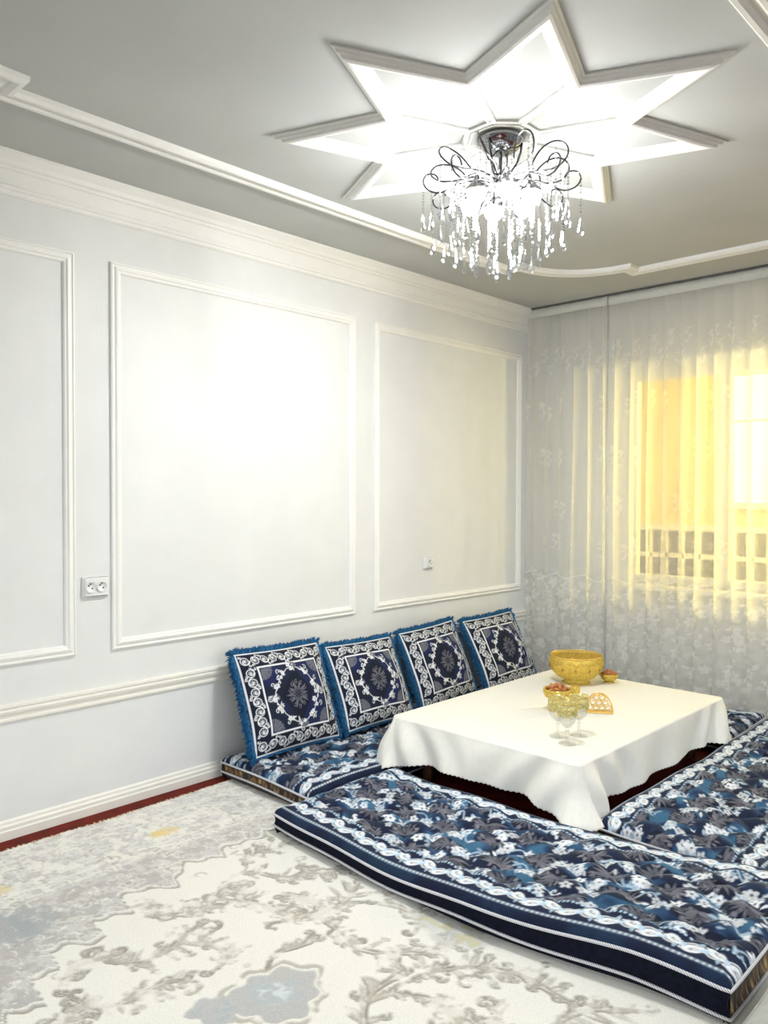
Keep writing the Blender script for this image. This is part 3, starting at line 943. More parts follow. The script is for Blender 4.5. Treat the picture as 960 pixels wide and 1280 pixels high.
# ------------------------------------------------------------------ pillows
def pillow_meshes():
    Wp, Hp = 0.555, 0.505
    DK = np.array((0.006, 0.009, 0.022)); NV = np.array((0.010, 0.018, 0.075)); WT = np.array((0.80, 0.83, 0.86)); GR = np.array((0.12, 0.125, 0.155))
    C = Canvas(Wp, Hp, 0.0024, NV)
    X, Y = C.X - Wp / 2, C.Y - Hp / 2
    ax, ay = np.abs(X), np.abs(Y)
    o, i = 0.009, 0.088
    rect = lambda m: np.maximum(ax - (Wp / 2 - m), ay - (Hp / 2 - m))
    C.area(sstep(0.002, -0.002, rect(o)), DK * 1.2)
    C.area(sstep(0.002, -0.002, rect(i)), NV)
    nn = noise2(C.X, C.Y, 0.12, 9, 2)
    C.area(sstep(0.002, -0.002, rect(i + 0.004)) * sstep(0.52, 0.4, nn), DK * 1.5)
    C.area(sstep(0.0045, 0.0028, np.abs(rect(o))), WT)
    C.area(sstep(0.0050, 0.0030, np.abs(rect(i))), WT)
    # border of wheels on a running vine
    m = (o + i) / 2
    def run(n, fx):
        for k in range(n):
            (x, y), a = fx((k + 0.5) / n)
            s = 1 if k % 2 else -1
            C.spiral(x, y, 0.026, 0.6, a, s, 0.0042, WT, 18)
            t = np.linspace(0, 2 * math.pi, 18)
            C.stroke(np.stack([x + 0.019 * np.cos(t), y + 0.019 * np.sin(t)], 1), 0.0036, WT)
            for q in range(4):
                b = a + q * math.pi / 4
                C.stroke([(x - 0.012 * math.cos(b), y - 0.012 * math.sin(b)), (x + 0.012 * math.cos(b), y + 0.012 * math.sin(b))], 0.0026, WT, 0.8)
            nx_, ny_ = -math.sin(a), math.cos(a)
            for e in (-1, 1):
                C.spiral(x + e * 0.018 * math.cos(a) + s * e * 0.024 * nx_, y + e * 0.018 * math.sin(a) + s * e * 0.024 * ny_, 0.0075, 0.9, a, s, 0.0035, WT, 10)
    run(10, lambda t: ((o * 1.6 + t * (Wp - 3.2 * o), m), 0.0))
    run(10, lambda t: ((o * 1.6 + t * (Wp - 3.2 * o), Hp - m), 0.0))
    run(7, lambda t: ((m, i + t * (Hp - 2 * i)), math.pi / 2))
    run(7, lambda t: ((Wp - m, i + t * (Hp - 2 * i)), math.pi / 2))
    # wreath
    r = np.random.default_rng(5)
    cx, cy = Wp / 2, Hp / 2
    C.area(sstep(0.004, -0.004, ax / 0.105 + ay / 0.135 - 1.0) * 0.9, DK)
    wr = [(0.120, 0.0), (0.10, 0.050), (0.065, 0.10), (0.0, 0.135), (-0.065, 0.10), (-0.10, 0.050), (-0.120, 0.0), (-0.10, -0.050), (-0.065, -0.10), (0.0, -0.135), (0.065, -0.10), (0.10, -0.050)]
    wr = [(x * 1.12, y * 1.06) for x, y in wr]
    for k, (x, y) in enumerate(wr):
        if k % 3 == 0:
            C.ellipse(cx + x * 1.12, cy + y * 1.05, 0.026, 0.018, math.atan2(y, x), GR * 1.3)
            C.ellipse(cx + x * 1.12 + 0.02, cy + y * 1.05, 0.02, 0.015, 0, GR * 1.1)
        for q in range(2):
            fx, fy = cx + x + r.uniform(-0.018, 0.018), cy + y + r.uniform(-0.018, 0.018)
            C.flower(fx, fy, r.uniform(0.009, 0.015), WT, GR, 5, r.uniform(0, 1))
        for q in range(5):
            C.leaf(cx + x + r.uniform(-0.02, 0.02), cy + y + r.uniform(-0.02, 0.02), r.uniform(0.015, 0.03), 0.0042, r.uniform(0, 6.3), WT * r.uniform(0.6, 1.0))
        x2, y2 = wr[(k + 1) % 12]
        C.stroke([(cx + x, cy + y), (cx + (x + x2) * 0.53, cy + (y + y2) * 0.53), (cx + x2, cy + y2)], 0.004, WT * 0.9)
        C.spiral(cx + x * 1.25, cy + y * 1.2, 0.014, 1.0, k, 1 if k % 2 else -1, 0.0038, WT * 0.9, 12)
    for q in range(10):                                   # centre ornament
        a = q * 2 * math.pi / 10
        C.leaf(cx, cy, 0.062 + 0.012 * (q % 2), 0.0075, a, GR * 1.1)
        C.spiral(cx + 0.045 * math.cos(a + 0.3), cy + 0.06 * math.sin(a + 0.3), 0.012, 1.0, a, 1, 0.003, GR * 1.6, 10)
        C.leaf(cx, cy, 0.035, 0.004, a, DK)
    for sx in (-1, 1):                                    # corner fans
        for sy in (-1, 1):
            px, py = cx + sx * (Wp / 2 - i - 0.012), cy + sy * (Hp / 2 - i - 0.012)
            a0 = math.atan2(-sy, -sx)
            for q in range(7):
                C.leaf(px, py, 0.062, 0.005, a0 + (q - 3) * 0.26, GR * (1.3 if q % 2 else 0.9))
                C.spiral(px + 0.05 * math.cos(a0 + (q - 3) * 0.26), py + 0.05 * math.sin(a0 + (q - 3) * 0.26), 0.009, 1.0, q, 1, 0.003, GR * 1.4, 9)
    u, v = X / (Wp / 2), Y / (Hp / 2)
    prof = np.clip((1 - np.abs(u) ** 2.4) * (1 - np.abs(v) ** 2.4), 0, 1) ** 0.55
    pin = 1 - 0.035 * (1 - np.abs(v) ** 2)                  # sides drawn in between the corners
    pin2 = 1 - 0.035 * (1 - np.abs(u) ** 2)
    wr_ = 0.006 * np.sin(u * 3 + v * 5) * prof
    PX, PZ = X * pin, Y * pin2
    front = np.stack([PX, -0.085 * prof - wr_, PZ], 2).reshape(-1, 3)
    me_f = mesh_data('front_cover', front, grid_faces(C.nx, C.ny), M['pillow'], True, C.flat())
    k = 5
    b = np.stack([PX, 0.055 * prof, PZ], 2)[::k, ::k]
    bx = np.linspace(0, C.nx - 1, 50).astype(int); by = np.linspace(0, C.ny - 1, 46).astype(int)
    b = np.stack([PX, 0.055 * prof, PZ], 2)[np.ix_(by, bx)].reshape(-1, 3)
    me_b = mesh_data('back_cover', b, grid_faces(50, 46)[:, ::-1], M['velvet_dark'], True)
    # plush fringe: strands round all four edges
    vv, ff, cc = [], [], []
    rr = np.random.default_rng(6)
    def edge_point(s):
        s = s % 4
        q, t = int(s), s - int(s)
        x, y = [(-1 + 2 * t, -1), (1, -1 + 2 * t), (1 - 2 * t, 1), (-1, 1 - 2 * t)][q]
        return x * Wp / 2 * (1 - 0.035 * (1 - y * y)), y * Hp / 2 * (1 - 0.035 * (1 - x * x)), [(0, -1), (1, 0), (0, 1), (-1, 0)][q], t
    for s in np.linspace(0, 4, 3400, endpoint=False):
        x, y, nrm, t = edge_point(s)
        ext = 0.012 * math.sin(s * 26) * 0.4
        L = rr.uniform(0.75, 1.15) * (0.006, 0.016, 0.036, 0.034)[int(s) % 4] + ext * 0.5 * (int(s) % 4 > 1)
        cornerp = abs(t - 0.5) * 2
        d = np.array([nrm[0], rr.normal(0, 0.30), nrm[1]]) + np.array([nrm[1], 0, nrm[0]]) * rr.normal(0, 0.22)
        if cornerp > 0.93:
            d = d + np.array([math.copysign(0.8, x) * (nrm[0] == 0), 0, math.copysign(0.8, y) * (nrm[1] == 0)])
        d /= np.linalg.norm(d)
        sd = np.array([nrm[1], 0, nrm[0]], float) * 0.0032
        p = np.array([x - 0.006 * nrm[0], rr.uniform(-0.012, 0.012), y - 0.006 * nrm[1]])
        bnd = np.array([0, rr.normal(0, 0.006), -0.006])
        m_, e_ = p + d * L * 0.55, p + d * L + bnd
        b0 = len(vv)
        vv += [p - sd, p + sd, m_ + sd * 1.1, m_ - sd * 1.1, e_ + sd * 0.4, e_ - sd * 0.4]
        ff += [(b0, b0 + 1, b0 + 2, b0 + 3), (b0 + 3, b0 + 2, b0 + 4, b0 + 5)]
        g = rr.uniform(0.75, 1.25)
        cc += [np.array((0.018, 0.115, 0.27)) * g] * 6
    me_r = mesh_data('fringe', np.array(vv), np.array(ff), M['plush'], False, np.array(cc))
    return me_f, me_b, me_r


pf, pb, pr_ = pillow_meshes()
pl = ['navy ornamental pillow with blue fringe at the end of the row, beside the bare wall',
      'navy ornamental pillow second in the row, counted from the bare end of the mattress',
      'navy ornamental pillow third in the row, next but one to the curtain',
      'navy ornamental pillow with blue fringe at the end of the row, beside the curtain']
# local x runs along the wall, local -y faces the room
for k, (y, tilt, yaw, roll, xb, sc) in enumerate(((2.510, 22, 2.0, 1.5, 0.0, 1.0), (3.084, 25, 0.5, 1.0, 0.0, 0.93), (3.676, 23, 1.0, -2.5, 0.0, 0.95), (4.290, 27, -1.0, -1.5, 0.0, 0.97))):
    th = math.radians(tilt)
    half = 0.2525 * sc
    zc = 0.105 + half * math.cos(th) + 0.022
    xc = 0.085 + half * math.sin(th) + xb
    o = thing('throw_pillow', pl[k], 'pillow', (xc, y, zc), (0, 0, 0), 'navy pillows in a row against the panelled wall')
    # wall-facing frame: local x -> +y world, local -y -> +x world (tilted up), local z -> up leaning to the wall
    ex = Vector((0, 1, 0)); ez = Vector((-math.sin(th), 0, math.cos(th))); ey = ez.cross(ex)
    m3 = Matrix((ex, ey, ez)).transposed()
    m3 = Matrix.Rotation(math.radians(yaw), 3, 'Z') @ m3 @ Matrix.Rotation(math.radians(roll), 3, 'Y')
    o.rotation_euler = m3.to_euler()
    o.scale = (sc, sc, sc)
    for n_, me in (('front_cover', pf), ('back_cover', pb), ('fringe', pr_)):
        q = obj_from(n_, me, o)
        if n_ == 'fringe': q['kind'] = 'stuff'


# ------------------------------------------------------------------ low table and its cloth
TX0, TX1, TY0, TY1, TZ = 0.685, 1.680, 2.730, 4.175, 0.32
tb = thing('low_table', 'low wooden dining table hidden under the ivory cloth', 'table', ((TX0 + TX1) / 2, (TY0 + TY1) / 2, 0))
hx, hy = (TX1 - TX0) / 2, (TY1 - TY0) / 2
MB().box(-hx + 0.012, hx - 0.012, -hy + 0.012, hy - 0.012, TZ - 0.035, TZ - 0.005, 0.004).build('table_top', M['wood'], tb)
MB().box(-hx + 0.09, hx - 0.09, -hy + 0.09, hy - 0.09, TZ - 0.10, TZ - 0.034).build('apron', M['wood'], tb)
leg = MB().lathe([(0, 0), (0.022, 0), (0.026, 0.03), (0.022, 0.06), (0.032, 0.12), (0.034, 0.20), (0.028, 0.22), (0.034, 0.25), (0, 0.25)], 14).data('leg', M['wood'], True)
for sx in (-1, 1):
    for sy in (-1, 1):
        obj_from('leg', leg, tb, (sx * (hx - 0.12), sy * (hy - 0.12), 0.012))


def make_cloth():
    t = thing('tablecloth', 'ivory tablecloth draped over the low table with folds at the corners', 'tablecloth', ((TX0 + TX1) / 2, (TY0 + TY1) / 2, 0))
    r = 0.022
    pts, nrm, cd = [], [], []
    step = 0.006
    segs = [((-hx + r, -hy), (hx - r, -hy), (0, -1)), ((hx, -hy + r), (hx, hy - r), (1, 0)), ((hx - r, hy), (-hx + r, hy), (0, 1)), ((-hx, hy - r), (-hx, -hy + r), (-1, 0))]
    cen = [(hx - r, -hy + r), (hx - r, hy - r), (-hx + r, hy - r), (-hx + r, -hy + r)]
    a0 = [-math.pi / 2, 0, math.pi / 2, math.pi]
    for k in range(4):
        (xa, ya), (xb, yb), n = segs[k]
        L = math.hypot(xb - xa, yb - ya)
        m = int(L / step)
        for i in range(m):
            q = i / m
            pts.append((xa + (xb - xa) * q, ya + (yb - ya) * q)); nrm.append(n)
            cd.append((k, min(q, 1 - q) * L, q))
        for i in range(26):
            a = a0[k] + math.pi / 2 * (i / 26)
            pts.append((cen[k][0] + r * math.cos(a), cen[k][1] + r * math.sin(a))); nrm.append((math.cos(a), math.sin(a)))
            cd.append((k, 0.0, i / 26))
    P, N = np.array(pts), np.array(nrm)
    n = len(P)
    D = np.array([c[1] for c in cd]); K = np.array([c[0] for c in cd])
    s = np.arange(n) * step
    corner = np.exp(-(D / 0.10) ** 2)
    rows = 34
    hem = np.array([0.172, 0.178, 0.172, 0.19])[K]
    # hem length: longer towards corners (a square cloth), a little uneven
    hem = hem + 0.045 * corner - 0.004 * np.sin(s * 3.1) * (1 - corner)
    hem = np.convolve(np.concatenate([hem[-20:], hem, hem[:20]]), np.ones(41) / 41, 'valid')
    hem += 0.0025 * np.sin(s * 2 * math.pi / 0.022)
    V = []
    # top: concentric rings towards the middle, then the skirt
    rings_top = [0.0, 0.3, 0.6, 0.9, 0.985]
    ang_slope = 0.0
    for q in rings_top:
        V.append(np.stack([P[:, 0] * q, P[:, 1] * q, np.full(n, TZ + 0.001)], 1) if q > 0 else np.stack([P[:, 0] * 0.01, P[:, 1] * 0.01, np.full(n, TZ + 0.001)], 1))
    for i in range(rows):
        q = i / (rows - 1)
        drop = hem * q
        # slanting folds radiating from the corners and soft waves between
        ph = np.where(D > 0, D, 0)
        fold = 0.028 * np.sin((ph * 34) - q * 3.4 + K * 1.1) * np.exp(-(ph / 0.30) ** 2) * np.sin(min(1, q * 1.5) * math.pi / 2)
        fold += 0.013 * np.sin(s * 13 + 1.5 * np.sin(s * 3.7) + q * 1.2) * q
        flare = 0.008 + np.array([0.026, 0.008, 0.022, 0.022])[K] * q ** 0.8 + 0.050 * corner * q ** 1.1
        off = np.where(q == 0, 0, flare * (1 - math.exp(-q * 6)) + fold * (1 - 0.35 * corner))
        x, y = P[:, 0] + N[:, 0] * off, P[:, 1] + N[:, 1] * off
        z = TZ + 0.001 - drop - 0.004 * (1 - math.exp(-q * 20))
        V.append(np.stack([x, y, z], 1))
    V = np.concatenate(V, 0)
    o = obj('cloth', V, grid_faces(n, len(rings_top) + rows, True), M['cloth'], t, True)
    md = o.modifiers.new('thick', 'SOLIDIFY'); md.thickness = 0.0015; md.offset = -1
    return t


make_cloth()

# ------------------------------------------------------------------ tableware
TT = TZ + 0.002


def fruit_bowl(x, y):
    t = thing('glass_bowl', 'large footed amber glass bowl on the tablecloth', 'bowl', (x, y, TT))
    out = [(0, 0.0), (0.078, 0.0), (0.080, 0.006), (0.070, 0.010), (0.064, 0.016), (0.068, 0.024), (0.104, 0.040), (0.134, 0.070), (0.147, 0.104), (0.149, 0.130), (0.143, 0.150), (0.141, 0.156)]
    inn = [(0.137, 0.154), (0.139, 0.138), (0.141, 0.122), (0.136, 0.090), (0.118, 0.060), (0.085, 0.042), (0.0, 0.036)]
    b = MB().lathe(out[:6][0:6], 40)
    b.build('foot', M['gold'], t, True)
    n = 48
    bm = MB().lathe(out[5:] + inn, n)
    V = np.array(bm.v)
    rad = np.hypot(V[:, 0], V[:, 1]); ang = np.arctan2(V[:, 1], V[:, 0])
    k = 1 + 0.012 * np.cos(ang * 12) * (V[:, 2] < 0.135) * (rad > 0.05)
    V[:, 0] *= k; V[:, 1] *= k
    bm.v = [tuple(p) for p in V]
    body = bm.build('body', M['gold'], t, True)
    MB().tube([(0.1405 * math.cos(a), 0.1405 * math.sin(a), 0.156 + 0.001 * math.cos(a * 10)) for a in np.linspace(0, 2 * math.pi, 60, endpoint=False)], 0.0032, 6, True).build('rim', M['goldmetal'], t, True)
    dim = MB()
    for i in range(12):
        a = 2 * math.pi * i / 12
        c = np.array((0.143 * math.cos(a), 0.143 * math.sin(a), 0.092))
        dim.lathe([(0, -0.012), (0.006, -0.005), (0.007, 0), (0.006, 0.005), (0, 0.012)], 8, tuple(c))
    o = dim.build('relief', M['amberdot'], t, True)
    o['kind'] = 'stuff'
    return t


def nut_bowl(x, y, label, s, nlabel, footed, seed):
    t = thing('nut_bowl', label, 'bowl', (x, y, TT))
    if footed:
        MB().lathe([(0, 0), (0.036 * s, 0), (0.037 * s, 0.004), (0.014 * s, 0.010), (0.010 * s, 0.03 * s), (0.016 * s, 0.046 * s), (0, 0.046 * s)], 24).build('foot', M['gold'], t, True)
        z0 = 0.044 * s
    else:
        MB().lathe([(0, 0), (0.034 * s, 0), (0.034 * s, 0.006), (0.026 * s, 0.010), (0, 0.010)], 24).build('foot', M['gold'], t, True)
        z0 = 0.009
    bm = MB().lathe([(0, 0), (0.03 * s, 0.002), (0.052 * s, 0.018 * s), (0.062 * s, 0.040 * s), (0.060 * s, 0.052 * s), (0.056 * s, 0.052 * s), (0.057 * s, 0.040 * s), (0.045 * s, 0.020 * s), (0, 0.010)], 32, (0, 0, z0))
    V = np.array(bm.v); ang = np.arctan2(V[:, 1], V[:, 0]); k = 1 + 0.03 * np.cos(ang * 8) * (V[:, 2] < z0 + 0.045 * s)
    V[:, 0] *= k; V[:, 1] *= k
    bm.v = [tuple(p) for p in V]
    bm.build('body', M['gold'], t, True)
    r = np.random.default_rng(seed)
    for i in range(20):
        a, rad = i * 2.4, 0.047 * s * math.sqrt((i + 0.5) / 20)
        o = obj_from('almond', NUT, None, (x + rad * math.cos(a), y + rad * math.sin(a), TT + z0 + 0.042 * s + 0.026 * s * (1 - (rad / (0.05 * s)) ** 2)), (r.uniform(-0.5, 0.5), r.uniform(-0.5, 0.5), r.uniform(0, 6.3)))
        tag(o, nlabel, 'nut', 'roasted nuts in ' + ('the bowl beside the goblets' if footed else 'the dish beside the large bowl'))


NUT = MB().lathe([(0, -0.007), (0.007, -0.005), (0.010, 0), (0.007, 0.005), (0, 0.007)], 10).data('almond', M['nut'], True)
for v in NUT.vertices:
    v.co.x *= 1.75
    v.co.y *= 1.05
    v.co.z *= 1.1
fruit_bowl(0.965, 3.93)
nut_bowl(1.098, 4.058, 'small amber dish of reddish nuts tucked against the large bowl', 0.82, 'brown nut heaped in the dish beside the large bowl', False, 3)
nut_bowl(1.196, 3.357, 'footed amber bowl of brown nuts behind the goblets', 1.12, 'brown nut heaped in the footed bowl behind the goblets', True, 4)
cup = thing('amber_cup', 'small amber glass cup between the nut bowl and the large bowl', 'cup', (1.145, 3.61, TT))
cup.scale = (0.8, 0.8, 1.0)
cb = MB().lathe([(0, 0), (0.026, 0), (0.030, 0.004), (0.026, 0.012), (0.030, 0.03), (0.034, 0.062), (0.032, 0.062), (0.028, 0.03), (0.02, 0.014), (0, 0.013)], 20)
cb.build('body', M['gold'], cup, True)
MB().tube([(0.033 * math.cos(a), 0.033 * math.sin(a), 0.062) for a in np.linspace(0, 2 * math.pi, 24, endpoint=False)], 0.0016, 6, True).build('rim', M['goldmetal'], cup, True)


def goblet_parts():
    foot = MB().lathe([(0, 0), (0.036, 0), (0.037, 0.003), (0.012, 0.009), (0.006, 0.016), (0.006, 0.05), (0.010, 0.058), (0.006, 0.064), (0.008, 0.072), (0, 0.074)], 24).data('foot', M['glass'], True)
    bowl = MB().lathe([(0.0, 0.070), (0.016, 0.074), (0.034, 0.094), (0.040, 0.120), (0.0415, 0.136), (0.0395, 0.136), (0.038, 0.120), (0.032, 0.096), (0.014, 0.078), (0, 0.076)], 28).data('glass_bowl', M['glass'], True)
    bd = MB().lathe([(0.0415, 0.128), (0.0422, 0.134), (0.0425, 0.150), (0.0415, 0.176), (0.0400, 0.176), (0.0405, 0.150), (0.0395, 0.128)], 28)
    V = np.array(bd.v); a = np.arctan2(V[:, 1], V[:, 0])
    V[:, 2] -= 0.006 * (np.cos(a * 6) > 0) * (V[:, 2] < 0.14)
    bd.v = [tuple(p) for p in V]
    band = bd.data('gold_band', M['goldband'], True)
    rim = MB().tube([(0.041 * math.cos(t), 0.041 * math.sin(t), 0.1765) for t in np.linspace(0, 2 * math.pi, 28, endpoint=False)], 0.0013, 5, True).data('rim', M['goldmetal'], True)
    bead = MB()
    for i in range(6):
        t = 2 * math.pi * i / 6
        bead.lathe([(0, -0.006), (0.005, 0), (0, 0.006)], 6, (0.0405 * math.cos(t), 0.0405 * math.sin(t), 0.122))
    return (('foot', foot), ('bowl', bowl), ('gold_band', band), ('rim', rim), ('gold_dots', bead.data('gold_dots', M['goldmetal'], True)))


GP = goblet_parts()
for (x, y, where) in ((1.425, 2.985, 'on the side of the cluster toward the pillows'), (1.483, 3.062, 'standing beside the napkin holder'), (1.506, 2.926, 'at the table edge facing the front mattress')):
    g = thing('glass_goblet', 'clear glass goblet with gold band ' + where, 'goblet', (x, y, TT), (0, 0, x * 7), 'gold-banded goblets on the tablecloth')
    for n_, me in GP:
        q = obj_from(n_, me, g)
        if n_ == 'gold_dots': q['kind'] = 'stuff'

nh = thing('napkin_holder', 'gold half-round napkin holder of linked rings', 'napkin holder', (1.362, 3.462, TT), (0, 0, math.radians(34)))
MB().box(-0.064, 0.064, -0.02, 0.02, 0.0, 0.008, 0.002).build('base', M['goldmetal'], nh)
for s in (-1, 1):
    y = s * 0.017
    arch = [(0.062 * math.cos(a), y, 0.010 + 0.082 * math.sin(a)) for a in np.linspace(0, math.pi, 30)]
    pn = MB().tube(arch, 0.0030, 6)
    pn = pn.build('arch', M['goldmetal'], nh, True)
    rings = MB()
    for cx, cz in ((-0.042, 0.024), (-0.014, 0.022), (0.014, 0.022), (0.042, 0.024), (-0.029, 0.048), (0.0, 0.047), (0.029, 0.048), (-0.014, 0.072), (0.014, 0.072)):
        rings.tube([(cx + 0.0135 * math.cos(a), y, cz + 0.0135 * math.sin(a)) for a in np.linspace(0, 2 * math.pi, 16, endpoint=False)], 0.0018, 5, True)
    ro = rings.build('ring_lattice', M['goldmetal'], nh, True)
    ro['kind'] = 'stuff'
for sx in (-1, 1):
    for sy in (-1, 1):
        MB().lathe([(0, -0.002), (0.004, 0), (0.005, 0.004), (0, 0.008)], 8, (sx * 0.058, sy * 0.017, 0.0)).build('foot', M['goldmetal'], nh, True)


# ------------------------------------------------------------------ wall sockets
def socket(y, z, n, w, h, label):
    t = thing('wall_socket', label, 'socket', (0, y, z))
    MB().box(0.0, 0.012, -w / 2, w / 2, -h / 2, h / 2, 0.003).build('backing_box', M['white'], t)
    MB().box(0.010, 0.020, -w / 2 + 0.005, w / 2 - 0.005, -h / 2 + 0.005, h / 2 - 0.005, 0.004).build('cover_plate', M['white'], t)
    R = 0.021
    for k in range(n):
        yc = (k - (n - 1) / 2) * 0.050 - (0.0 if n == 1 else 0.004)
        m = MB().lathe([(R + 0.003, 0.0), (R + 0.002, 0.004), (R, 0.004), (R - 0.002, -0.0015), (0, -0.0015)], 24)
        q = m.build('socket_well', M['white'], t, True)
        q.location = (0.0225, yc, 0.0)
        q.rotation_euler = (0, math.pi / 2, 0)
        for s in (-1, 1):
            hole = MB().lathe([(0.0034, 0), (0.0034, 0.002), (0, 0.002)], 10).build('pin_hole', M['dark'], q)
            hole.location = (s * 0.006, s * 0.0075, -0.0025)
        pin = MB().tube([(-0.015, 0.0, -0.006), (-0.012, 0.0, 0.002)], 0.0026, 6).build('earth_pin', M['dark'], q)
    return t


socket(1.598, 0.972, 2, 0.118, 0.092, 'white double wall socket between two wall panels')
socket(3.780, 0.943, 1, 0.086, 0.078, 'white single wall socket inside the panel near the curtain')


# ------------------------------------------------------------------ curtains
def lace_canvas(L, Hc, res, seed):
    C = Canvas(L, Hc, res, (0.46, 0, 0))
    r = np.random.default_rng(seed)
    lc = lambda a: (a, 0, 0)
    n = noise2(C.X, C.Y, 0.05, seed, 3)
    low = sstep(0.86, 0.70, C.Y + 0.04 * np.sin(C.X * 14))
    C.area(low * (0.35 + 0.5 * sstep(0.4, 0.6, n)), lc(0.66))
    # heavy embroidery below
    for k in range(int(L * 0.85 / 0.0042)):
        u, z = r.uniform(0, L), 0.06 + 0.78 * r.random() ** 1.0
        if z > 0.78 + 0.05 * math.sin(u * 14): continue
        k2 = r.random()
        if k2 < 0.35: C.flower(u, z, r.uniform(0.022, 0.04), lc(0.93), lc(0.75), 5, r.uniform(0, 1))
        elif k2 < 0.75: C.leaf(u, z, r.uniform(0.03, 0.06), 0.009, r.uniform(0, 6.3), lc(0.92))
        else: C.spiral(u, z, r.uniform(0.018, 0.03), 1.0, r.uniform(0, 6.3), 1 if r.random() < 0.5 else -1, 0.008, lc(0.92), 10)
    # garland that tops it
    us = np.arange(0, L, 0.02)
    C.stroke(np.stack([us, 0.80 + 0.02 * np.sin(us * 16)], 1), 0.010, lc(0.80))
    # scattered sprigs in rows
    for z in (1.00, 1.28, 1.62, 1.95, 2.25, 2.34):
        for u in np.arange(r.uniform(0, 0.1), L, 0.17 if z < 2.2 else 0.11):
            uu, zz = u + r.uniform(-0.02, 0.02), z + r.uniform(-0.03, 0.03)
            C.stroke([(uu, zz - 0.05), (uu + 0.01, zz), (uu - 0.006, zz + 0.05)], 0.005, lc(0.60))
            for q in range(4):
                C.leaf(uu, zz - 0.04 + 0.025 * q, 0.035, 0.004, (0.7 if q % 2 else 2.4), lc(0.60))
            if z < 2.2: C.flower(uu - 0.006, zz + 0.055, 0.014, lc(0.60), lc(0.5), 5)
    return C.c[..., 0], C


def make_curtain(label, x0, x1, seed, ydo):
    t = thing('sheer_curtain', label, 'curtain', (x0, CURT_Y + ydo, 0.0), (0, 0, 0), 'sheer white curtains')
    P = 0.108
    npl = int(round((x1 - x0) / P))
    P = (x1 - x0) / npl
    nt, zs = 22, np.arange(0.012, 2.645, 0.0072)
    nU = npl * nt + 1
    tt = np.linspace(0, npl, nU)
    r = np.random.default_rng(seed)
    stretch = 1.9
    lace, C = lace_canvas(npl * P * stretch, 2.66, 0.0085, seed)
    T, Z = np.meshgrid(tt, zs)
    hz = Z / 2.645
    kk = np.interp(T, np.arange(npl + 1), r.uniform(0.8, 1.25, npl + 1))
    ph = np.interp(T, np.arange(npl + 1), r.uniform(-0.10, 0.10, npl + 1)) * (1 - hz)
    drift = 0.010 * np.sin(T * 1.7 + seed) * (1 - hz) + 0.006 * np.sin(T * 0.9 + Z * 2.0)
    amp = (0.016 + 0.020 * sstep(1.0, 0.35, hz)) * kk
    over = (0.030 + 0.003 * sstep(1.0, 0.5, hz)) * kk
    a = 2 * math.pi * (T + ph)
    X = P * T + over * np.sin(a) * np.minimum(1, np.minimum(T, npl - T) * 2) + drift
    Y = -amp * np.cos(a) + 0.006 * np.sin(T * 2.3 + 3 * Z) * (1 - hz)
    fr_ = (T + ph) % 1.0
    tuck = np.exp(-((fr_ - 0.5) / 0.055) ** 2) * sstep(0.45, 0.95, hz) * kk     # stitched pleats below the header tape
    Y = Y - 0.030 * tuck * sstep(2.640, 2.52, Z)
    Xmin = 0.004
    X = np.clip(X, Xmin, x1 - x0 - 0.002)
    V = np.stack([X, Y, Z], 2).reshape(-1, 3)
    U = (T + 0.25 * np.sin(2 * math.pi * T) / math.pi) * P * stretch
    ii = np.clip((U / C.dx).astype(int), 0, C.nx - 1); jj = np.clip((Z / C.dy).astype(int), 0, C.ny - 1)
    op = lace[jj, ii].reshape(-1)
    obj('sheer_panel', V, grid_faces(nU, len(zs)), M['curtain'], t, True, np.repeat(op[:, None], 3, 1))
    n = npl * 8 + 1
    xs_ = np.linspace(0.0, x1 - x0, n)
    yy = -0.026 - 0.003 * np.cos(np.linspace(0, npl, n) * 2 * math.pi)
    V = np.concatenate([np.stack([xs_, yy, np.full(n, z)], 1) for z in (2.628, 2.66, 2.688)], 0)
    o = obj('header_tape', V, grid_faces(n, 3), M['tape'], t, True)
    md = o.modifiers.new('thick', 'SOLIDIFY'); md.thickness = 0.003
    return t


make_curtain('sheer white lace curtain hanging in the corner behind the pillows', 0.0, 0.640, 12, 0.0)
make_curtain('sheer white lace curtain hanging across the yellow-lit window', 0.642, 3.0, 15, 0.006)
MB().box(0.002, 3.6, CURT_Y - 0.034, CURT_Y + 0.03, 2.690, ROOM_H, 0.002).build('curtain_rail', M['rail'])
tag(bpy.data.objects['curtain_rail'], 'thin curtain rail fixed under the ceiling, its shadow line put into the colour', 'rail')

# ------------------------------------------------------------------ grey cushion at the end of the front mattress
gc = thing('floor_cushion', 'plain light grey cushion lying against the end of the front mattress', 'cushion', (2.852, 2.00, 0.012), (0, 0, 0.0))
n = 40
u = np.linspace(-1, 1, n)
U, Vv = np.meshgrid(u, u)
pr = np.clip((1 - np.abs(U) ** 3) * (1 - np.abs(Vv) ** 3), 0, 1) ** 0.5
PX, PY = U * 0.30 * (1 - 0.04 * (1 - Vv ** 2)), Vv * 0.30 * (1 - 0.04 * (1 - U ** 2))
top = np.stack([PX, PY, 0.08 + 0.07 * pr], 2).reshape(-1, 3)
bot = np.stack([PX, PY, 0.08 - 0.08 * pr], 2).reshape(-1, 3)
obj('top_cover', top, grid_faces(n, n), M['grey'], gc, True)
obj('bottom_cover', bot, grid_faces(n, n)[:, ::-1], M['grey'], gc, True)
rim = np.concatenate([np.stack([PX[0], PY[0]], 1)[:-1], np.stack([PX[:, -1], PY[:, -1]], 1)[:-1], np.stack([PX[-1, ::-1], PY[-1, ::-1]], 1)[:-1], np.stack([PX[::-1, 0], PY[::-1, 0]], 1)[:-1]])
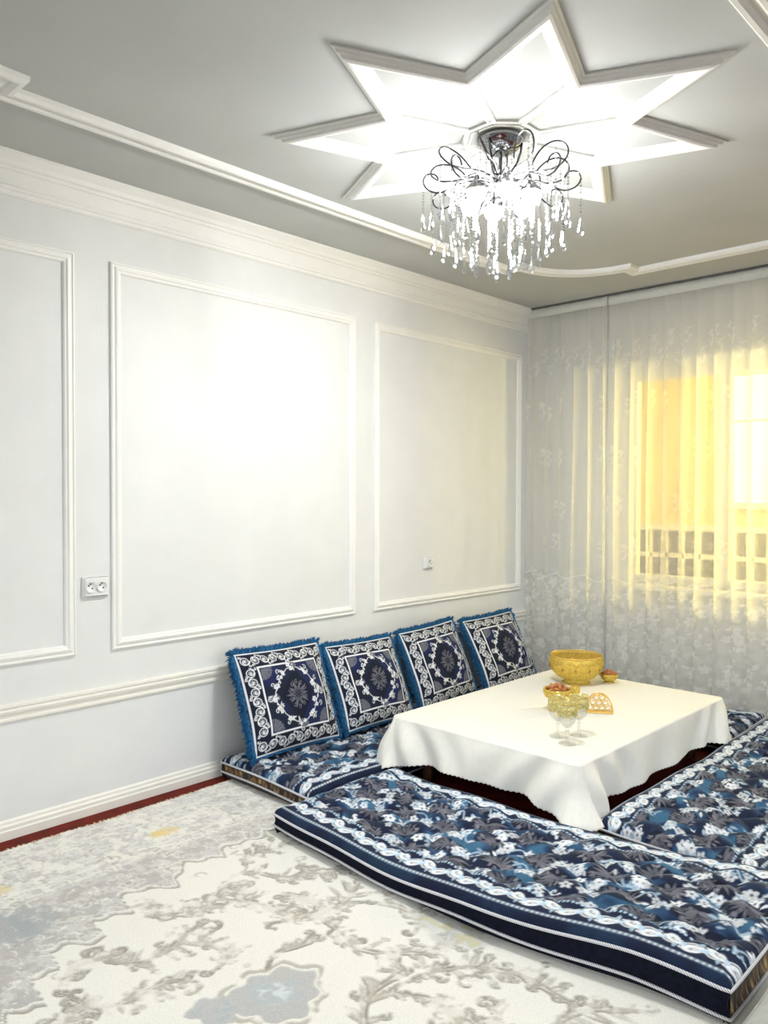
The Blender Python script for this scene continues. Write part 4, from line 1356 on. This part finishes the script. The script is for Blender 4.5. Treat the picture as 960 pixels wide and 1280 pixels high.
MB().tube(np.concatenate([rim, np.full((len(rim), 1), 0.08)], 1), 0.005, 6, True).build('piping', M['grey'], gc, True)


# ------------------------------------------------------------------ chandelier
def make_chandelier():
    t = thing('crystal_chandelier', 'chrome chandelier with curled arms and hanging crystal strands in the ceiling star', 'chandelier', (SX, SY, ROOM_H))
    MB().lathe([(0, 0), (0.082, 0), (0.086, -0.006), (0.084, -0.022), (0.076, -0.028), (0.074, -0.036), (0.060, -0.050), (0.030, -0.060), (0, -0.062)], 40).build('canopy', M['chrome'], t, True)
    for k in range(3):
        a = 2 * math.pi * k / 3 + 0.6
        pr_ = [(0.078, -0.026), (0.074, -0.06), (0.060, -0.10), (0.034, -0.135), (0.014, -0.155)]
        MB().tube([(r * math.cos(a), r * math.sin(a), z) for r, z in pr_], 0.0042, 8).build('rod', M['wire'], t, True)
    MB().lathe([(0, -0.055), (0.007, -0.055), (0.007, -0.13), (0.022, -0.14), (0.034, -0.155), (0.030, -0.172), (0.016, -0.185), (0.012, -0.22), (0.020, -0.235), (0.012, -0.25), (0, -0.255)], 20).build('hub', M['chrome'], t, True)
    na = 9
    armp = [(0.020, -0.165), (0.06, -0.150), (0.11, -0.146), (0.17, -0.152), (0.222, -0.148), (0.256, -0.126), (0.264, -0.100), (0.246, -0.078), (0.215, -0.072), (0.180, -0.082), (0.150, -0.104), (0.128, -0.132)]
    def smooth(p, m=34):
        p = np.array(p); q = np.linspace(0, len(p) - 1, m)
        i = np.clip(q.astype(int), 0, len(p) - 2); f = (q - i)[:, None]
        p0, p1, p2, p3 = p[np.maximum(i - 1, 0)], p[i], p[i + 1], p[np.minimum(i + 2, len(p) - 1)]
        return 0.5 * (2 * p1 + (p2 - p0) * f + (2 * p0 - 5 * p1 + 4 * p2 - p3) * f ** 2 + (3 * p1 - p0 - 3 * p2 + p3) * f ** 3)
    ap = smooth(armp)
    arm = MB().tube(np.stack([ap[:, 0], 0.02 * np.sin(np.linspace(0, 6, len(ap))), ap[:, 1]], 1), 0.0032, 7).data('arm', M['wire'], True)
    lowp = smooth([(0.02, -0.19), (0.06, -0.165), (0.12, -0.168), (0.18, -0.19), (0.23, -0.215), (0.275, -0.205), (0.292, -0.175), (0.276, -0.150), (0.246, -0.150), (0.232, -0.172)])
    low = MB().tube(np.stack([lowp[:, 0], 0 * lowp[:, 0], lowp[:, 1]], 1), 0.0030, 7).data('short_arm', M['wire'], True)
    for k in range(na):
        a = 2 * math.pi * (k + 0.25) / na
        obj_from('arm', arm, t, rot=(0, 0, a))
        obj_from('short_arm', low, t, rot=(0, 0, a + math.pi / na))
    drop = MB().lathe([(0, 0.002), (0.0024, -0.004), (0.0052, -0.024), (0.0100, -0.046), (0.0112, -0.055), (0.0088, -0.065), (0, -0.070)], 8).data('crystal_drop', M['crystal'])
    r = np.random.default_rng(2)
    def strand_mesh(L):
        b = MB()
        z = -0.006
        i = 0
        while z > -L + 0.004:
            s = 0.0066 if i % 2 == 0 else 0.0048
            b.lathe([(0, s), (s, 0.0008), (0, -s)], 6, (0, 0, z))
            z -= 0.0118
            i += 1
        return b.data('crystal_strand', M['crystal'])
    rings = [(0.292, 9, -0.175, -0.385, 0.5), (0.262, 9, -0.105, -0.345, 0.0), (0.232, 9, -0.160, -0.43, 0.62), (0.215, 9, -0.075, -0.32, 0.05), (0.185, 12, -0.165, -0.455, 0.3),
             (0.145, 11, -0.150, -0.485, 0.1), (0.095, 8, -0.160, -0.505, 0.4), (0.045, 5, -0.180, -0.525, 0.0)]
    for R, n_, zt, zb, ph in rings:
        for var in range(2):
            me = strand_mesh(zt - zb - 0.068 - 0.022 * var)
            for k in range(var, n_, 2):
                a = 2 * math.pi * (k + 0.25 + ph) / n_ if n_ == 9 else 2 * math.pi * (k + ph) / n_ + r.uniform(-0.08, 0.08)
                L = zt - zb - 0.068 - 0.022 * var
                s = obj_from('crystal_strand', me, t, (R * math.cos(a), R * math.sin(a), zt))
                obj_from('crystal_drop', drop, s, (0, 0, -L), (0, 0, r.uniform(0, 6)))
    bulb = MB().lathe([(0, -0.268), (0.018, -0.264), (0.031, -0.250), (0.036, -0.234), (0.034, -0.221), (0.022, -0.214), (0, -0.212)], 16).data('bulb', M['bulb'], True)
    cupm = MB().lathe([(0, -0.160), (0.010, -0.160), (0.013, -0.185), (0.026, -0.200), (0.037, -0.211), (0.0385, -0.2235), (0.037, -0.2235), (0.034, -0.215), (0, -0.2115)], 16).data('bulb_holder', M['chrome'], True)
    for k in range(6):
        a = 2 * math.pi * (k + 0.3) / 6
        h_ = obj_from('bulb_holder', cupm, t, (0.118 * math.cos(a), 0.118 * math.sin(a), 0))
        obj_from('bulb', bulb, h_)
    return t


make_chandelier()
